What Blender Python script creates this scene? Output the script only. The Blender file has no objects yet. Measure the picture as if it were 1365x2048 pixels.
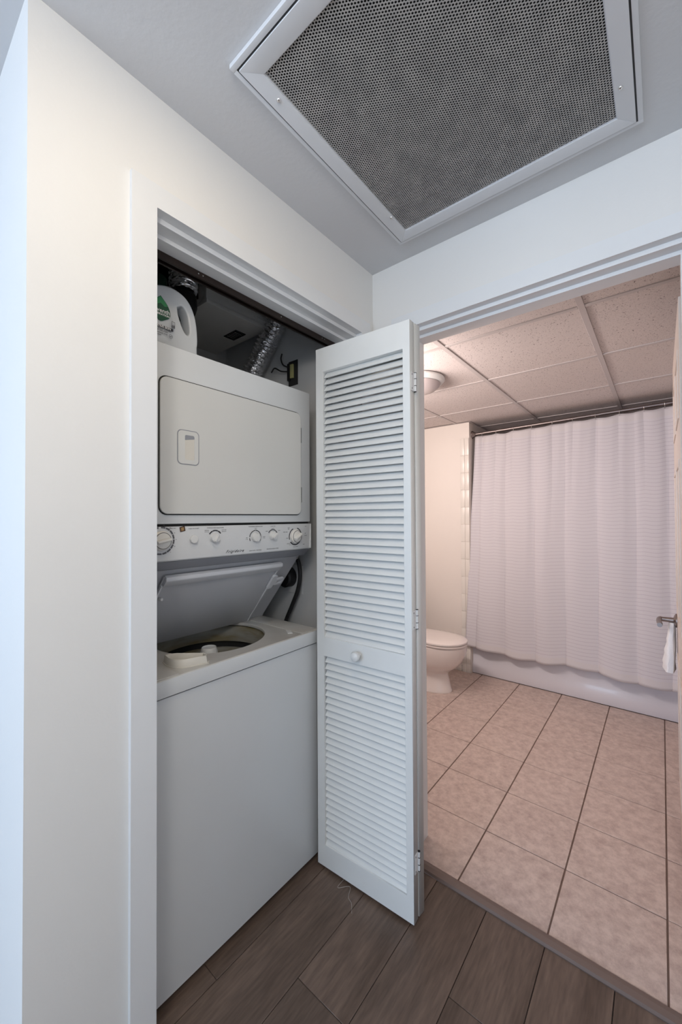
import bpy, bmesh, math, random
from mathutils import Vector, Matrix
random.seed(7)
PI = math.pi
scn = bpy.context.scene
C = scn.collection

# ---------------------------------------------------------------- camera
cam_d = bpy.data.cameras.new('camera'); cam = bpy.data.objects.new('camera', cam_d); C.objects.link(cam)
cam_d.sensor_fit = 'VERTICAL'; cam_d.sensor_height = 36.0; cam_d.lens = 787.52 * 36 / 2048
cam_d.clip_start = 0.02; cam_d.clip_end = 60
Rv = Vector((0.77504195, 0.6318867, -0.00540183)); Uv = Vector((0.0130065, -0.00740538, 0.99988799)); Fv = Vector((-0.63177592, 0.7750254, 0.01395811))
cam.matrix_world = Matrix(((Rv.x, Uv.x, -Fv.x, 0.98015), (Rv.y, Uv.y, -Fv.y, -1.4320), (Rv.z, Uv.z, -Fv.z, 1.36838), (0, 0, 0, 1)))
scn.camera = cam

# ---------------------------------------------------------------- world, lights, exposure
w = bpy.data.worlds.new('world'); scn.world = w; w.use_nodes = True
w.node_tree.nodes['Background'].inputs[0].default_value = (0.62, 0.78, 1.0, 1)
w.node_tree.nodes['Background'].inputs[1].default_value = 1.2
def area(name, loc, direction, sx, sy, power, color, shape='RECTANGLE', spread=PI):
    l = bpy.data.lights.new(name, 'AREA'); l.shape = shape; l.size = sx; l.size_y = sy; l.energy = power; l.color = color; l.spread = spread
    o = bpy.data.objects.new(name, l); C.objects.link(o); o.location = loc
    o.rotation_euler = Vector(direction).to_track_quat('-Z', 'Y').to_euler(); return o
area('daylight_window', (-0.35, -4.15, 1.45), (0.05, 1, 0.0), 2.6, 1.5, 60, (0.60, 0.77, 1.0))
area('hall_downlight', (0.55, -1.02, 2.425), (0, 0, -1), 0.14, 0.14, 2.7, (1.0, 0.80, 0.54), 'DISK')
def point_light(name, loc, radius, power, color):
    l = bpy.data.lights.new(name, 'POINT'); l.energy = power; l.color = color; l.shadow_soft_size = radius
    o = bpy.data.objects.new(name, l); C.objects.link(o); o.location = loc; return o
point_light('hall_soft_light', (1.20, -1.93, 2.12), 0.14, 18.5, (1.0, 0.95, 0.88))  # soft light added behind the camera; source unseen, no fixture
area('bathroom_vanity_light', (-0.42, 0.22, 1.92), (0.30, 1, -0.12), 0.9, 0.14, 19.5, (1.0, 0.875, 0.82))
scn.view_settings.view_transform = 'Standard'; scn.view_settings.look = 'None'
scn.view_settings.gamma = 1.0; scn.view_settings.use_curve_mapping = False
scn.view_settings.exposure = 0.14

# ---------------------------------------------------------------- materials
def mat(name, col, rough=0.5, metal=0.0, bump=0.0, bscale=200.0, var=0.0, vscale=6.0, col2=None, spec=0.5, coat=0.0, stretch=(1, 1, 1), sheen=0.0):
    m = bpy.data.materials.new(name); m.use_nodes = True
    nt = m.node_tree; b = nt.nodes['Principled BSDF']
    b.inputs['Base Color'].default_value = (*col, 1); b.inputs['Roughness'].default_value = rough; b.inputs['Metallic'].default_value = metal
    b.inputs['Specular IOR Level'].default_value = spec; b.inputs['Coat Weight'].default_value = coat
    tc = nt.nodes.new('ShaderNodeTexCoord'); mp = nt.nodes.new('ShaderNodeMapping'); mp.inputs['Scale'].default_value = stretch
    nt.links.new(tc.outputs['Object'], mp.inputs['Vector'])
    c2 = col2 or tuple(c * 0.9 for c in col)
    n = nt.nodes.new('ShaderNodeTexNoise'); n.inputs['Scale'].default_value = vscale; n.inputs['Detail'].default_value = 6
    nt.links.new(mp.outputs[0], n.inputs['Vector'])
    r = nt.nodes.new('ShaderNodeValToRGB'); r.color_ramp.elements[0].position = 0.35; r.color_ramp.elements[1].position = 0.65
    k = var if var else 0.15
    r.color_ramp.elements[0].color = (*[a + (b2 - a) * k for a, b2 in zip(col, c2)], 1); r.color_ramp.elements[1].color = (*col, 1)
    nt.links.new(n.outputs['Fac'], r.inputs['Fac']); nt.links.new(r.outputs['Color'], b.inputs['Base Color'])
    if bump:
        n2 = nt.nodes.new('ShaderNodeTexNoise'); n2.inputs['Scale'].default_value = bscale; n2.inputs['Detail'].default_value = 3
        nt.links.new(tc.outputs['Object'], n2.inputs['Vector'])
        bp = nt.nodes.new('ShaderNodeBump'); bp.inputs['Strength'].default_value = bump; bp.inputs['Distance'].default_value = 0.002
        nt.links.new(n2.outputs['Fac'], bp.inputs['Height']); nt.links.new(bp.outputs[0], b.inputs['Normal'])
    return m

M = {}
M['wall'] = mat('wall_paint', (0.80, 0.79, 0.77), 0.6, bump=0.15, bscale=90, var=0.2, vscale=2)
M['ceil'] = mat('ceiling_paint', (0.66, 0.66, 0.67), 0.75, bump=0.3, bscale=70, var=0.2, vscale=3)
M['bathwall'] = mat('bathroom_wall_paint', (0.80, 0.74, 0.69), 0.55, bump=0.1, bscale=90, var=0.1, vscale=2)
M['trim'] = mat('white_trim_enamel', (0.78, 0.79, 0.80), 0.35, bump=0.05, bscale=60)
M['door'] = mat('white_door_paint', (0.76, 0.77, 0.76), 0.42, bump=0.05, bscale=120, var=0.3, vscale=9)
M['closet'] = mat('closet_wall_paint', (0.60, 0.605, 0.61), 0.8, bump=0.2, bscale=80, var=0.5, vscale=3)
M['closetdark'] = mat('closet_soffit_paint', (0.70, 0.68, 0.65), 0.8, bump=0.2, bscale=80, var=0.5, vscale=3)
M['enamel'] = mat('appliance_enamel', (0.655, 0.675, 0.69), 0.32, coat=0.2, bump=0.02, bscale=500)
M['enameltop'] = mat('worn_deck_enamel', (0.60, 0.60, 0.58), 0.3, coat=0.3, var=0.7, vscale=5, col2=(0.46, 0.42, 0.38))
M['enameldoor'] = mat('dryer_door_enamel', (0.64, 0.64, 0.62), 0.35, coat=0.2)
M['panel'] = mat('control_panel_plastic', (0.66, 0.67, 0.68), 0.4)
M['panelgrey'] = mat('lip_plastic_and_shade', (0.27, 0.28, 0.31), 0.45)
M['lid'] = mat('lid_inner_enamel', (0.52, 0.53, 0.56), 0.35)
M['lidrim'] = mat('lid_rim_enamel', (0.68, 0.69, 0.72), 0.3)
M['plastic'] = mat('white_plastic', (0.72, 0.72, 0.71), 0.35)
M['knob'] = mat('cream_knob_plastic', (0.74, 0.72, 0.68), 0.3)
M['cream'] = mat('aged_cream_plastic', (0.66, 0.63, 0.57), 0.4, var=0.4)
M['black'] = mat('black_rubber_and_shade', (0.012, 0.012, 0.013), 0.5)
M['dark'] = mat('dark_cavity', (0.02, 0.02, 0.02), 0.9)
M['ink'] = mat('black_print', (0.03, 0.03, 0.035), 0.6)
M['greyink'] = mat('grey_print', (0.12, 0.12, 0.13), 0.6)
M['track'] = mat('brown_track_metal', (0.022, 0.013, 0.010), 0.45, metal=0.3)
M['chrome'] = mat('chrome_metal', (0.75, 0.74, 0.73), 0.15, metal=1.0)
M['rod'] = mat('brushed_nickel', (0.30, 0.26, 0.25), 0.38, metal=1.0)
M['foil'] = mat('crinkled_foil', (0.90, 0.90, 0.92), 0.2, metal=1.0, bump=0.6, bscale=60)
M['perf'] = mat('dusty_grille_steel', (0.44, 0.42, 0.40), 0.65, var=0.8, vscale=22, col2=(0.32, 0.31, 0.30))
M['grilleframe'] = mat('grille_frame_paint', (0.72, 0.73, 0.75), 0.4)
M['tub'] = mat('tub_enamel', (0.72, 0.70, 0.75), 0.25, coat=0.3)
M['porcelain'] = mat('porcelain', (0.80, 0.73, 0.70), 0.12, coat=0.6)
M['walltile'] = mat('glazed_wall_tile', (0.78, 0.74, 0.69), 0.3, coat=0.0)
M['grout'] = mat('floor_grout', (0.16, 0.105, 0.085), 0.9)
M['wallgrout'] = mat('wall_grout', (0.55, 0.50, 0.46), 0.9)
M['gridbar'] = mat('ceiling_grid_paint', (0.56, 0.51, 0.50), 0.5)
M['towel'] = mat('white_terry', (0.85, 0.85, 0.87), 0.9, bump=0.8, bscale=350)
M['green'] = mat('dark_green_print', (0.01, 0.07, 0.035), 0.5)
M['greencap'] = mat('dark_green_cap', (0.004, 0.016, 0.010), 0.4)
M['green2'] = mat('leaf_green_print', (0.03, 0.20, 0.08), 0.5)
M['whiteink'] = mat('white_print', (0.8, 0.8, 0.8), 0.5)
M['bottle'] = mat('bottle_plastic', (0.55, 0.57, 0.59), 0.35)
M['sticker'] = mat('brown_sticker', (0.07, 0.03, 0.015), 0.5)
M['stickerin'] = mat('tan_sticker_print', (0.35, 0.22, 0.09), 0.5)
M['yellow'] = mat('yellow_device', (0.42, 0.40, 0.18), 0.5)
M['lampglass'] = mat('frosted_lamp_glass', (0.52, 0.46, 0.46), 0.35)
M['steeltub'] = mat('stained_basket', (0.40, 0.40, 0.385), 0.3, metal=0.1, var=1.0, vscale=5, col2=(0.22, 0.18, 0.09), stretch=(1, 1, 5))
M['threshold'] = mat('threshold_wood', (0.19, 0.135, 0.115), 0.45, var=0.5, vscale=8)
M['bathdoor'] = mat('bathroom_door_paint', (0.74, 0.64, 0.57), 0.4)
M['fluff'] = mat('lint', (0.5, 0.48, 0.45), 0.9)

def wood_mat():
    m = bpy.data.materials.new('oak_plank'); m.use_nodes = True; nt = m.node_tree; b = nt.nodes['Principled BSDF']
    tc = nt.nodes.new('ShaderNodeTexCoord'); oi = nt.nodes.new('ShaderNodeObjectInfo')
    mp = nt.nodes.new('ShaderNodeMapping'); mp.inputs['Scale'].default_value = (1, 0.12, 1); nt.links.new(tc.outputs['Object'], mp.inputs['Vector'])
    mul = nt.nodes.new('ShaderNodeMath'); mul.operation = 'MULTIPLY'; mul.inputs[1].default_value = 37.0; nt.links.new(oi.outputs['Random'], mul.inputs[0])
    def noise(scale, det, dist=0.0):
        n = nt.nodes.new('ShaderNodeTexNoise'); n.noise_dimensions = '4D'; n.inputs['Scale'].default_value = scale; n.inputs['Detail'].default_value = det
        n.inputs['Distortion'].default_value = dist
        nt.links.new(mp.outputs[0], n.inputs['Vector']); nt.links.new(mul.outputs[0], n.inputs['W']); return n
    a = noise(9, 6, 0.6); f = noise(120, 4, 0.2)
    r = nt.nodes.new('ShaderNodeValToRGB'); e = r.color_ramp.elements
    e[0].position = 0.28; e[0].color = (0.082, 0.054, 0.040, 1); e[1].position = 0.62; e[1].color = (0.155, 0.108, 0.084, 1)
    nt.links.new(a.outputs['Fac'], r.inputs['Fac'])
    mx = nt.nodes.new('ShaderNodeMix'); mx.data_type = 'RGBA'; mx.blend_type = 'MULTIPLY'; mx.inputs[0].default_value = 0.75
    nt.links.new(r.outputs['Color'], mx.inputs[6]); nt.links.new(f.outputs['Fac'], mx.inputs[7])
    # knots
    mp2 = nt.nodes.new('ShaderNodeMapping'); mp2.inputs['Scale'].default_value = (1, 0.3, 1); nt.links.new(tc.outputs['Object'], mp2.inputs['Vector'])
    v = nt.nodes.new('ShaderNodeTexVoronoi'); v.voronoi_dimensions = '4D'; v.inputs['Scale'].default_value = 6.5
    nt.links.new(mp2.outputs[0], v.inputs['Vector']); nt.links.new(mul.outputs[0], v.inputs['W'])
    kr = nt.nodes.new('ShaderNodeValToRGB'); kr.color_ramp.elements[0].position = 0.03; kr.color_ramp.elements[0].color = (0.45, 0.4, 0.38, 1)
    kr.color_ramp.elements[1].position = 0.20; kr.color_ramp.elements[1].color = (1, 1, 1, 1); nt.links.new(v.outputs['Distance'], kr.inputs['Fac'])
    mk = nt.nodes.new('ShaderNodeMix'); mk.data_type = 'RGBA'; mk.blend_type = 'MULTIPLY'; mk.inputs[0].default_value = 1.0
    nt.links.new(mx.outputs[2], mk.inputs[6]); nt.links.new(kr.outputs['Color'], mk.inputs[7])
    # plank tone
    hv = nt.nodes.new('ShaderNodeHueSaturation'); mr = nt.nodes.new('ShaderNodeMapRange'); mr.inputs[3].default_value = 1.35; mr.inputs[4].default_value = 1.85
    nt.links.new(oi.outputs['Random'], mr.inputs[0]); nt.links.new(mr.outputs[0], hv.inputs['Value']); nt.links.new(mk.outputs[2], hv.inputs['Color'])
    nt.links.new(hv.outputs['Color'], b.inputs['Base Color']); b.inputs['Roughness'].default_value = 0.42
    bp = nt.nodes.new('ShaderNodeBump'); bp.inputs['Strength'].default_value = 0.15; bp.inputs['Distance'].default_value = 0.001
    nt.links.new(f.outputs['Fac'], bp.inputs['Height']); nt.links.new(bp.outputs[0], b.inputs['Normal'])
    return m
M['wood'] = wood_mat()

def tile_mat():
    m = bpy.data.materials.new('mottled_floor_tile'); m.use_nodes = True; nt = m.node_tree; b = nt.nodes['Principled BSDF']
    tc = nt.nodes.new('ShaderNodeTexCoord'); oi = nt.nodes.new('ShaderNodeObjectInfo')
    mul = nt.nodes.new('ShaderNodeMath'); mul.operation = 'MULTIPLY'; mul.inputs[1].default_value = 53.0; nt.links.new(oi.outputs['Random'], mul.inputs[0])
    n = nt.nodes.new('ShaderNodeTexNoise'); n.noise_dimensions = '4D'; n.inputs['Scale'].default_value = 27; n.inputs['Detail'].default_value = 9; n.inputs['Roughness'].default_value = 0.75
    nt.links.new(tc.outputs['Object'], n.inputs['Vector']); nt.links.new(mul.outputs[0], n.inputs['W'])
    r = nt.nodes.new('ShaderNodeValToRGB'); e = r.color_ramp.elements
    e[0].position = 0.33; e[0].color = (0.43, 0.32, 0.285, 1); e[1].position = 0.60; e[1].color = (0.66, 0.53, 0.475, 1)
    nt.links.new(n.outputs['Fac'], r.inputs['Fac']); nt.links.new(r.outputs['Color'], b.inputs['Base Color'])
    b.inputs['Roughness'].default_value = 0.4
    bp = nt.nodes.new('ShaderNodeBump'); bp.inputs['Strength'].default_value = 0.1; bp.inputs['Distance'].default_value = 0.002
    nt.links.new(n.outputs['Fac'], bp.inputs['Height']); nt.links.new(bp.outputs[0], b.inputs['Normal'])
    return m
M['tile'] = tile_mat()

def speckle_mat():
    m = bpy.data.materials.new('fissured_ceiling_panel'); m.use_nodes = True; nt = m.node_tree; b = nt.nodes['Principled BSDF']
    tc = nt.nodes.new('ShaderNodeTexCoord'); oi = nt.nodes.new('ShaderNodeObjectInfo')
    mul = nt.nodes.new('ShaderNodeMath'); mul.operation = 'MULTIPLY'; mul.inputs[1].default_value = 19.0; nt.links.new(oi.outputs['Random'], mul.inputs[0])
    def nz(s, d):
        n = nt.nodes.new('ShaderNodeTexNoise'); n.noise_dimensions = '4D'; n.inputs['Scale'].default_value = s; n.inputs['Detail'].default_value = d
        nt.links.new(tc.outputs['Object'], n.inputs['Vector']); nt.links.new(mul.outputs[0], n.inputs['W']); return n
    n = nz(150, 2); n3 = nz(330, 2)
    r = nt.nodes.new('ShaderNodeValToRGB'); e = r.color_ramp.elements
    e[0].position = 0.325; e[0].color = (0.16, 0.12, 0.12, 1); e[1].position = 0.355; e[1].color = (0.70, 0.63, 0.61, 1)
    nt.links.new(n.outputs['Fac'], r.inputs['Fac'])
    r2 = nt.nodes.new('ShaderNodeValToRGB'); r2.color_ramp.elements[0].position = 0.3; r2.color_ramp.elements[0].color = (0.72, 0.72, 0.72, 1)
    r2.color_ramp.elements[1].position = 0.5; r2.color_ramp.elements[1].color = (1, 1, 1, 1); nt.links.new(n3.outputs['Fac'], r2.inputs['Fac'])
    mx = nt.nodes.new('ShaderNodeMix'); mx.data_type = 'RGBA'; mx.blend_type = 'MULTIPLY'; mx.inputs[0].default_value = 1
    nt.links.new(r.outputs['Color'], mx.inputs[6]); nt.links.new(r2.outputs['Color'], mx.inputs[7])
    nt.links.new(mx.outputs[2], b.inputs['Base Color']); b.inputs['Roughness'].default_value = 0.95
    bp = nt.nodes.new('ShaderNodeBump'); bp.inputs['Strength'].default_value = 0.4; bp.inputs['Distance'].default_value = 0.002
    nt.links.new(n.outputs['Fac'], bp.inputs['Height']); nt.links.new(bp.outputs[0], b.inputs['Normal'])
    return m
M['speckle'] = speckle_mat()

def curtain_mat():
    m = bpy.data.materials.new('ribbed_curtain_cloth'); m.use_nodes = True; nt = m.node_tree; b = nt.nodes['Principled BSDF']
    tc = nt.nodes.new('ShaderNodeTexCoord'); sp = nt.nodes.new('ShaderNodeSeparateXYZ'); nt.links.new(tc.outputs['UV'], sp.inputs[0])
    n = nt.nodes.new('ShaderNodeTexNoise'); n.inputs['Scale'].default_value = 3; n.inputs['Detail'].default_value = 4; nt.links.new(tc.outputs['Object'], n.inputs['Vector'])
    ad = nt.nodes.new('ShaderNodeMath'); ad.operation = 'MULTIPLY_ADD'; ad.inputs[1].default_value = 0.006
    nt.links.new(n.outputs['Fac'], ad.inputs[0]); nt.links.new(sp.outputs[1], ad.inputs[2])
    md = nt.nodes.new('ShaderNodeMath'); md.operation = 'MODULO'; md.inputs[1].default_value = 0.0262; nt.links.new(ad.outputs[0], md.inputs[0])
    r = nt.nodes.new('ShaderNodeValToRGB'); e = r.color_ramp.elements
    base = (0.86, 0.835, 0.875, 1)
    e[0].position = 0.0; e[0].color = (0.68, 0.64, 0.69, 1); e[1].position = 0.09; e[1].color = (0.74, 0.70, 0.76, 1)
    e2 = e.new(0.14); e2.color = base
    dv = nt.nodes.new('ShaderNodeMath'); dv.operation = 'DIVIDE'; dv.inputs[1].default_value = 0.0262; nt.links.new(md.outputs[0], dv.inputs[0]); nt.links.new(dv.outputs[0], r.inputs['Fac'])
    # hems stay plain
    h1 = nt.nodes.new('ShaderNodeMath'); h1.operation = 'LESS_THAN'; h1.inputs[1].default_value = 0.055; nt.links.new(sp.outputs[1], h1.inputs[0])
    h2 = nt.nodes.new('ShaderNodeMath'); h2.operation = 'GREATER_THAN'; h2.inputs[1].default_value = 1.80; nt.links.new(sp.outputs[1], h2.inputs[0])
    hm = nt.nodes.new('ShaderNodeMath'); hm.operation = 'MAXIMUM'; nt.links.new(h1.outputs[0], hm.inputs[0]); nt.links.new(h2.outputs[0], hm.inputs[1])
    mx = nt.nodes.new('ShaderNodeMix'); mx.data_type = 'RGBA'; nt.links.new(hm.outputs[0], mx.inputs[0]); nt.links.new(r.outputs['Color'], mx.inputs[6]); mx.inputs[7].default_value = (0.86, 0.83, 0.85, 1)
    nt.links.new(mx.outputs[2], b.inputs['Base Color']); b.inputs['Roughness'].default_value = 0.85
    tr = nt.nodes.new('ShaderNodeBsdfTranslucent'); nt.links.new(mx.outputs[2], tr.inputs['Color'])
    ms_ = nt.nodes.new('ShaderNodeMixShader'); ms_.inputs[0].default_value = 0.3; nt.links.new(b.outputs[0], ms_.inputs[1]); nt.links.new(tr.outputs[0], ms_.inputs[2])
    nt.links.new(ms_.outputs[0], nt.nodes['Material Output'].inputs['Surface'])
    return m
M['curtain'] = curtain_mat()

# ---------------------------------------------------------------- mesh helpers
class MB:
    def __init__(s): s.v = []; s.f = []
    def add(s, v, f):
        k = len(s.v); s.v += [tuple(p) for p in v]; s.f += [tuple(i + k for i in q) for q in f]; return s
    def box(s, x0, x1, y0, y1, z0, z1):
        x0, x1 = min(x0, x1), max(x0, x1); y0, y1 = min(y0, y1), max(y0, y1); z0, z1 = min(z0, z1), max(z0, z1)
        return s.add([(x0, y0, z0), (x1, y0, z0), (x1, y1, z0), (x0, y1, z0), (x0, y0, z1), (x1, y0, z1), (x1, y1, z1), (x0, y1, z1)],
              [(0, 3, 2, 1), (4, 5, 6, 7), (0, 1, 5, 4), (1, 2, 6, 5), (2, 3, 7, 6), (3, 0, 4, 7)])
    def loft(s, rings, caps=True, closed=True):
        n = len(rings[0]); v = [p for r in rings for p in r]; f = []
        for i in range(len(rings) - 1):
            for j in range(n if closed else n - 1):
                a = i * n + j; b = i * n + (j + 1) % n; f.append((a, b, b + n, a + n))
        if caps: f.append(tuple(reversed(range(n)))); f.append(tuple((len(rings) - 1) * n + j for j in range(n)))
        return s.add(v, f)
    def prism(s, poly, vec):   # poly: 3D points, extruded by vec
        vec = Vector(vec); return s.loft([[tuple(p) for p in poly], [tuple(Vector(p) + vec) for p in poly]])
    def lathe(s, prof, c=(0, 0, 0), axis='z', n=32, caps=True):
        rings = []
        for r, h in prof:
            ring = []
            for k in range(n):
                a = 2 * PI * k / n; u, v = r * math.cos(a), r * math.sin(a)
                p = {'z': (u, v, h), 'x': (h, u, v), 'y': (u, h, v)}[axis]
                ring.append((p[0] + c[0], p[1] + c[1], p[2] + c[2]))
            rings.append(ring)
        return s.loft(rings, caps)
    def tube(s, pts, r, n=10, rf=None):
        pts = [Vector(p) for p in pts]; rings = []; up = Vector((0.13, 0.31, 0.94)).normalized()
        for i, p in enumerate(pts):
            t = (pts[min(i + 1, len(pts) - 1)] - pts[max(i - 1, 0)]).normalized()
            a = t.cross(up); a = a.normalized() if a.length > 1e-4 else t.orthogonal().normalized(); b = t.cross(a)
            rr = rf(i) if rf else r
            rings.append([tuple(p + a * rr * math.cos(2 * PI * k / n) + b * rr * math.sin(2 * PI * k / n)) for k in range(n)])
        return s.loft(rings)

def smoothpath(pts, n=8):
    P = [Vector(p) for p in pts]; P = [P[0] * 2 - P[1]] + P + [P[-1] * 2 - P[-2]]; out = []
    for i in range(1, len(P) - 2):
        for k in range(n):
            t = k / n; a, b, c, d = P[i - 1], P[i], P[i + 1], P[i + 2]
            out.append(0.5 * ((2 * b) + (c - a) * t + (2 * a - 5 * b + 4 * c - d) * t * t + (3 * b - a - 3 * c + d) * t ** 3))
    out.append(P[-2]); return out

ORI = {}
def origin(o): return ORI.get(o.name, Vector((0, 0, 0)))
def finish(name, me, m, parent=None, smooth=False):
    me.name = name
    if m is not None: me.materials.clear(); me.materials.append(M[m])
    if smooth:
        for p in me.polygons: p.use_smooth = True
        try: me.set_sharp_from_angle(angle=math.radians(38))
        except Exception: pass
    o = bpy.data.objects.new(name, me); C.objects.link(o)
    if parent is not None:
        org = origin(parent); me.transform(Matrix.Translation(-org)); o.parent = parent; ORI[o.name] = org
    return o
def to_mesh(mb, bevel=0.0, seg=2, recalc=True):
    me = bpy.data.meshes.new('m'); me.from_pydata(mb.v, [], mb.f); me.update()
    bm = bmesh.new(); bm.from_mesh(me)
    if recalc: bmesh.ops.recalc_face_normals(bm, faces=bm.faces)
    if bevel:
        ed = [e for e in bm.edges if len(e.link_faces) == 2 and e.calc_face_angle(0) > 0.5]
        bmesh.ops.bevel(bm, geom=ed, offset=bevel, segments=seg, affect='EDGES', profile=0.6)
    bm.to_mesh(me); bm.free(); return me
def obj(name, mb, m, parent=None, bevel=0.0, smooth=False, seg=2, recalc=True):
    return finish(name, to_mesh(mb, bevel, seg, recalc), m, parent, smooth or bevel > 0)
def top(o, label, cat, group=None):
    """re-centre a one-mesh thing on its base and describe it"""
    me = o.data; xs = [v.co for v in me.vertices]
    c = Vector(((min(p.x for p in xs) + max(p.x for p in xs)) / 2, (min(p.y for p in xs) + max(p.y for p in xs)) / 2, min(p.z for p in xs)))
    me.transform(Matrix.Translation(-c)); o.location = c; ORI[o.name] = c
    o['label'] = label; o['category'] = cat
    if group: o['group'] = group
    return o
def thing(name, label, cat, loc, group=None):
    o = bpy.data.objects.new(name, None); C.objects.link(o); o.location = loc; o.empty_display_size = 0.05
    o['label'] = label; o['category'] = cat; ORI[o.name] = Vector(loc)
    if group: o['group'] = group
    return o
def struct(name, mb, m, bevel=0.0):
    o = obj(name, mb, m, None, bevel); o['kind'] = 'structure'; return o

def curve_mesh(splines, extrude, bevel=0.0, res=2):
    """flat outlines (lists of (u,v)), holes allowed, given thickness 2*extrude about local z=0"""
    cu = bpy.data.curves.new('c', 'CURVE'); cu.dimensions = '2D'; cu.fill_mode = 'BOTH'; cu.extrude = extrude; cu.bevel_depth = bevel; cu.bevel_resolution = res
    for sp in splines:
        s = cu.splines.new('POLY'); s.points.add(len(sp) - 1); s.use_cyclic_u = True
        for p, q in zip(s.points, sp): p.co = (q[0], q[1], 0, 1)
    o = bpy.data.objects.new('tmp', cu); C.objects.link(o); bpy.context.view_layer.update()
    me = bpy.data.meshes.new_from_object(o.evaluated_get(bpy.context.evaluated_depsgraph_get()))
    bpy.data.objects.remove(o); bpy.data.curves.remove(cu); return me
def text_mesh(s, size, align='CENTER', shear=0.0, extrude=0.0002, bold=0.0, space=1.0):
    cu = bpy.data.curves.new('t', 'FONT'); cu.body = s; cu.size = size; cu.align_x = align; cu.align_y = 'CENTER'; cu.extrude = extrude; cu.shear = shear; cu.offset = bold
    cu.resolution_u = 2; cu.space_character = space
    o = bpy.data.objects.new('tmp', cu); C.objects.link(o); bpy.context.view_layer.update()
    me = bpy.data.meshes.new_from_object(o.evaluated_get(bpy.context.evaluated_depsgraph_get()))
    bpy.data.objects.remove(o); bpy.data.curves.remove(cu); return me
def frame_pt(x, y, z):   # same, leaning with the console face
    return Matrix(((0, 0.06, 1, x), (1, 0, 0, y), (0, 1, 0, z), (0, 0, 0, 1)))
def frame_px(x, y, z):   # faces +x : local x -> +y, local y -> +z, local z -> +x
    return Matrix(((0, 0, 1, x), (1, 0, 0, y), (0, 1, 0, z), (0, 0, 0, 1)))
def join(meshes):
    bm = bmesh.new()
    for me in meshes: bm.from_mesh(me); bpy.data.meshes.remove(me)
    out = bpy.data.meshes.new('j'); bm.to_mesh(out); bm.free(); return out
def rrect(x0, x1, y0, y1, r, n=6):
    pts = []
    for cx, cy, a0 in ((x1 - r, y0 + r, -PI / 2), (x1 - r, y1 - r, 0), (x0 + r, y1 - r, PI / 2), (x0 + r, y0 + r, PI)):
        for k in range(n + 1): a = a0 + PI / 2 * k / n; pts.append((cx + r * math.cos(a), cy + r * math.sin(a)))
    return pts
def circ(cx, cy, r, n=32, ry=None): return [(cx + r * math.cos(2 * PI * k / n), cy + (ry or r) * math.sin(2 * PI * k / n)) for k in range(n)]

# ================================================================ THE SETTING
# hall and living room floor of oak planks
XR = 1.42; YB = -4.2; XL = -3.0
floor = struct('floor', MB().box(XL, XR, YB, -0.04, -0.05, -0.004).box(-1.0, 0.165, -0.04, 0.115, -0.05, -0.004).box(1.052, XR, -0.04, 0.115, -0.05, -0.004), 'dark')
ORI['floor'] = Vector((0, 0, 0))
seams = []
x = -0.061 - 0.1837 * 16
while x < XR: seams.append(x); x += 0.1837
for i, x0 in enumerate(seams):
    x1 = min(x0 + 0.1837, XR); x0c = max(x0, XL)
    k = round((x0 + 0.061) / 0.1837)
    first = {1: -0.595, 3: -0.357, 2: -1.05, 0: -1.0, 4: -0.80, 5: -1.1}.get(k, -0.2 - (i * 0.37) % 1.0)
    y = -0.001 if (k >= 6 or k <= 0) else -0.042; yy = first
    while y > YB:
        yy2 = max(yy, YB)
        obj('plank', MB().box(x0c + 0.0009, x1 - 0.0009, yy2 + 0.0008, y - 0.0008, -0.006, 0.0), 'wood', floor, bevel=0.0009, seg=1)
        y = yy2; yy = yy2 - 1.2
# threshold between plank floor and tile
struct('trim_1', MB().prism([(0.165, -0.041, 0.0), (0.165, -0.038, 0.009), (0.165, -0.020, 0.012), (0.165, -0.004, 0.009), (0.165, -0.001, 0.0)], (0.887, 0, 0)), 'threshold')

# bathroom tile floor
bx0, bx1, by1 = -0.98, 1.20, 1.985
bf = struct('floor_bathroom', MB().box(bx0, bx1, 0.115, 2.76, -0.05, 0.0015).box(0.165, 1.052, -0.001, 0.115, -0.05, 0.0015), 'grout')
s = 0.30432; tx = 0.0645; ty = 0.0010
for i in range(-4, 5):
    for j in range(0, 7):
        a0 = max(tx + i * s, bx0); a1 = min(tx + (i + 1) * s, bx1); b0 = ty + j * s; b1 = min(b0 + s, by1)
        if a1 - a0 < 0.02 or b1 - b0 < 0.02: continue
        g = 0.0026
        if j == 0 and (a1 <= 0.165 or a0 >= 1.052): b0 = 0.115
        if j == 0 and ((a0 < 0.165 < a1) or (a0 < 1.052 < a1)):      # notched round the door frame
            ya, yb, A0, A1 = b0 + 0.0019, b1 - 0.0019, a0 + g, a1 - g
            if a0 < 0.165: P = [(0.167, ya), (A1, ya), (A1, yb), (A0, yb), (A0, 0.117), (0.167, 0.117)]
            else: P = [(A0, ya), (1.050, ya), (1.050, 0.117), (A1, 0.117), (A1, yb), (A0, yb)]
            obj('tile', MB().prism([(q[0], q[1], -0.004) for q in P], (0, 0, 0.008)), 'tile', bf); continue
        obj('tile', MB().box(a0 + g, a1 - g, b0 + 0.0019, b1 - 0.0019, -0.004, 0.004), 'tile', bf, bevel=0.0012, seg=1)

# closet wall on the left with its opening
struct('wall_left', MB().box(-0.12, 0, -1.223, -1.0, 0, 2.44).box(-0.12, 0, -0.06, 0, 0, 2.44).box(-0.12, 0, -1.0, -0.06, 2.18, 2.44), 'wall')
struct('wall_return', MB().box(XL, -0.12, -1.223, -1.06, 0, 2.44), 'wall')
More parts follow.
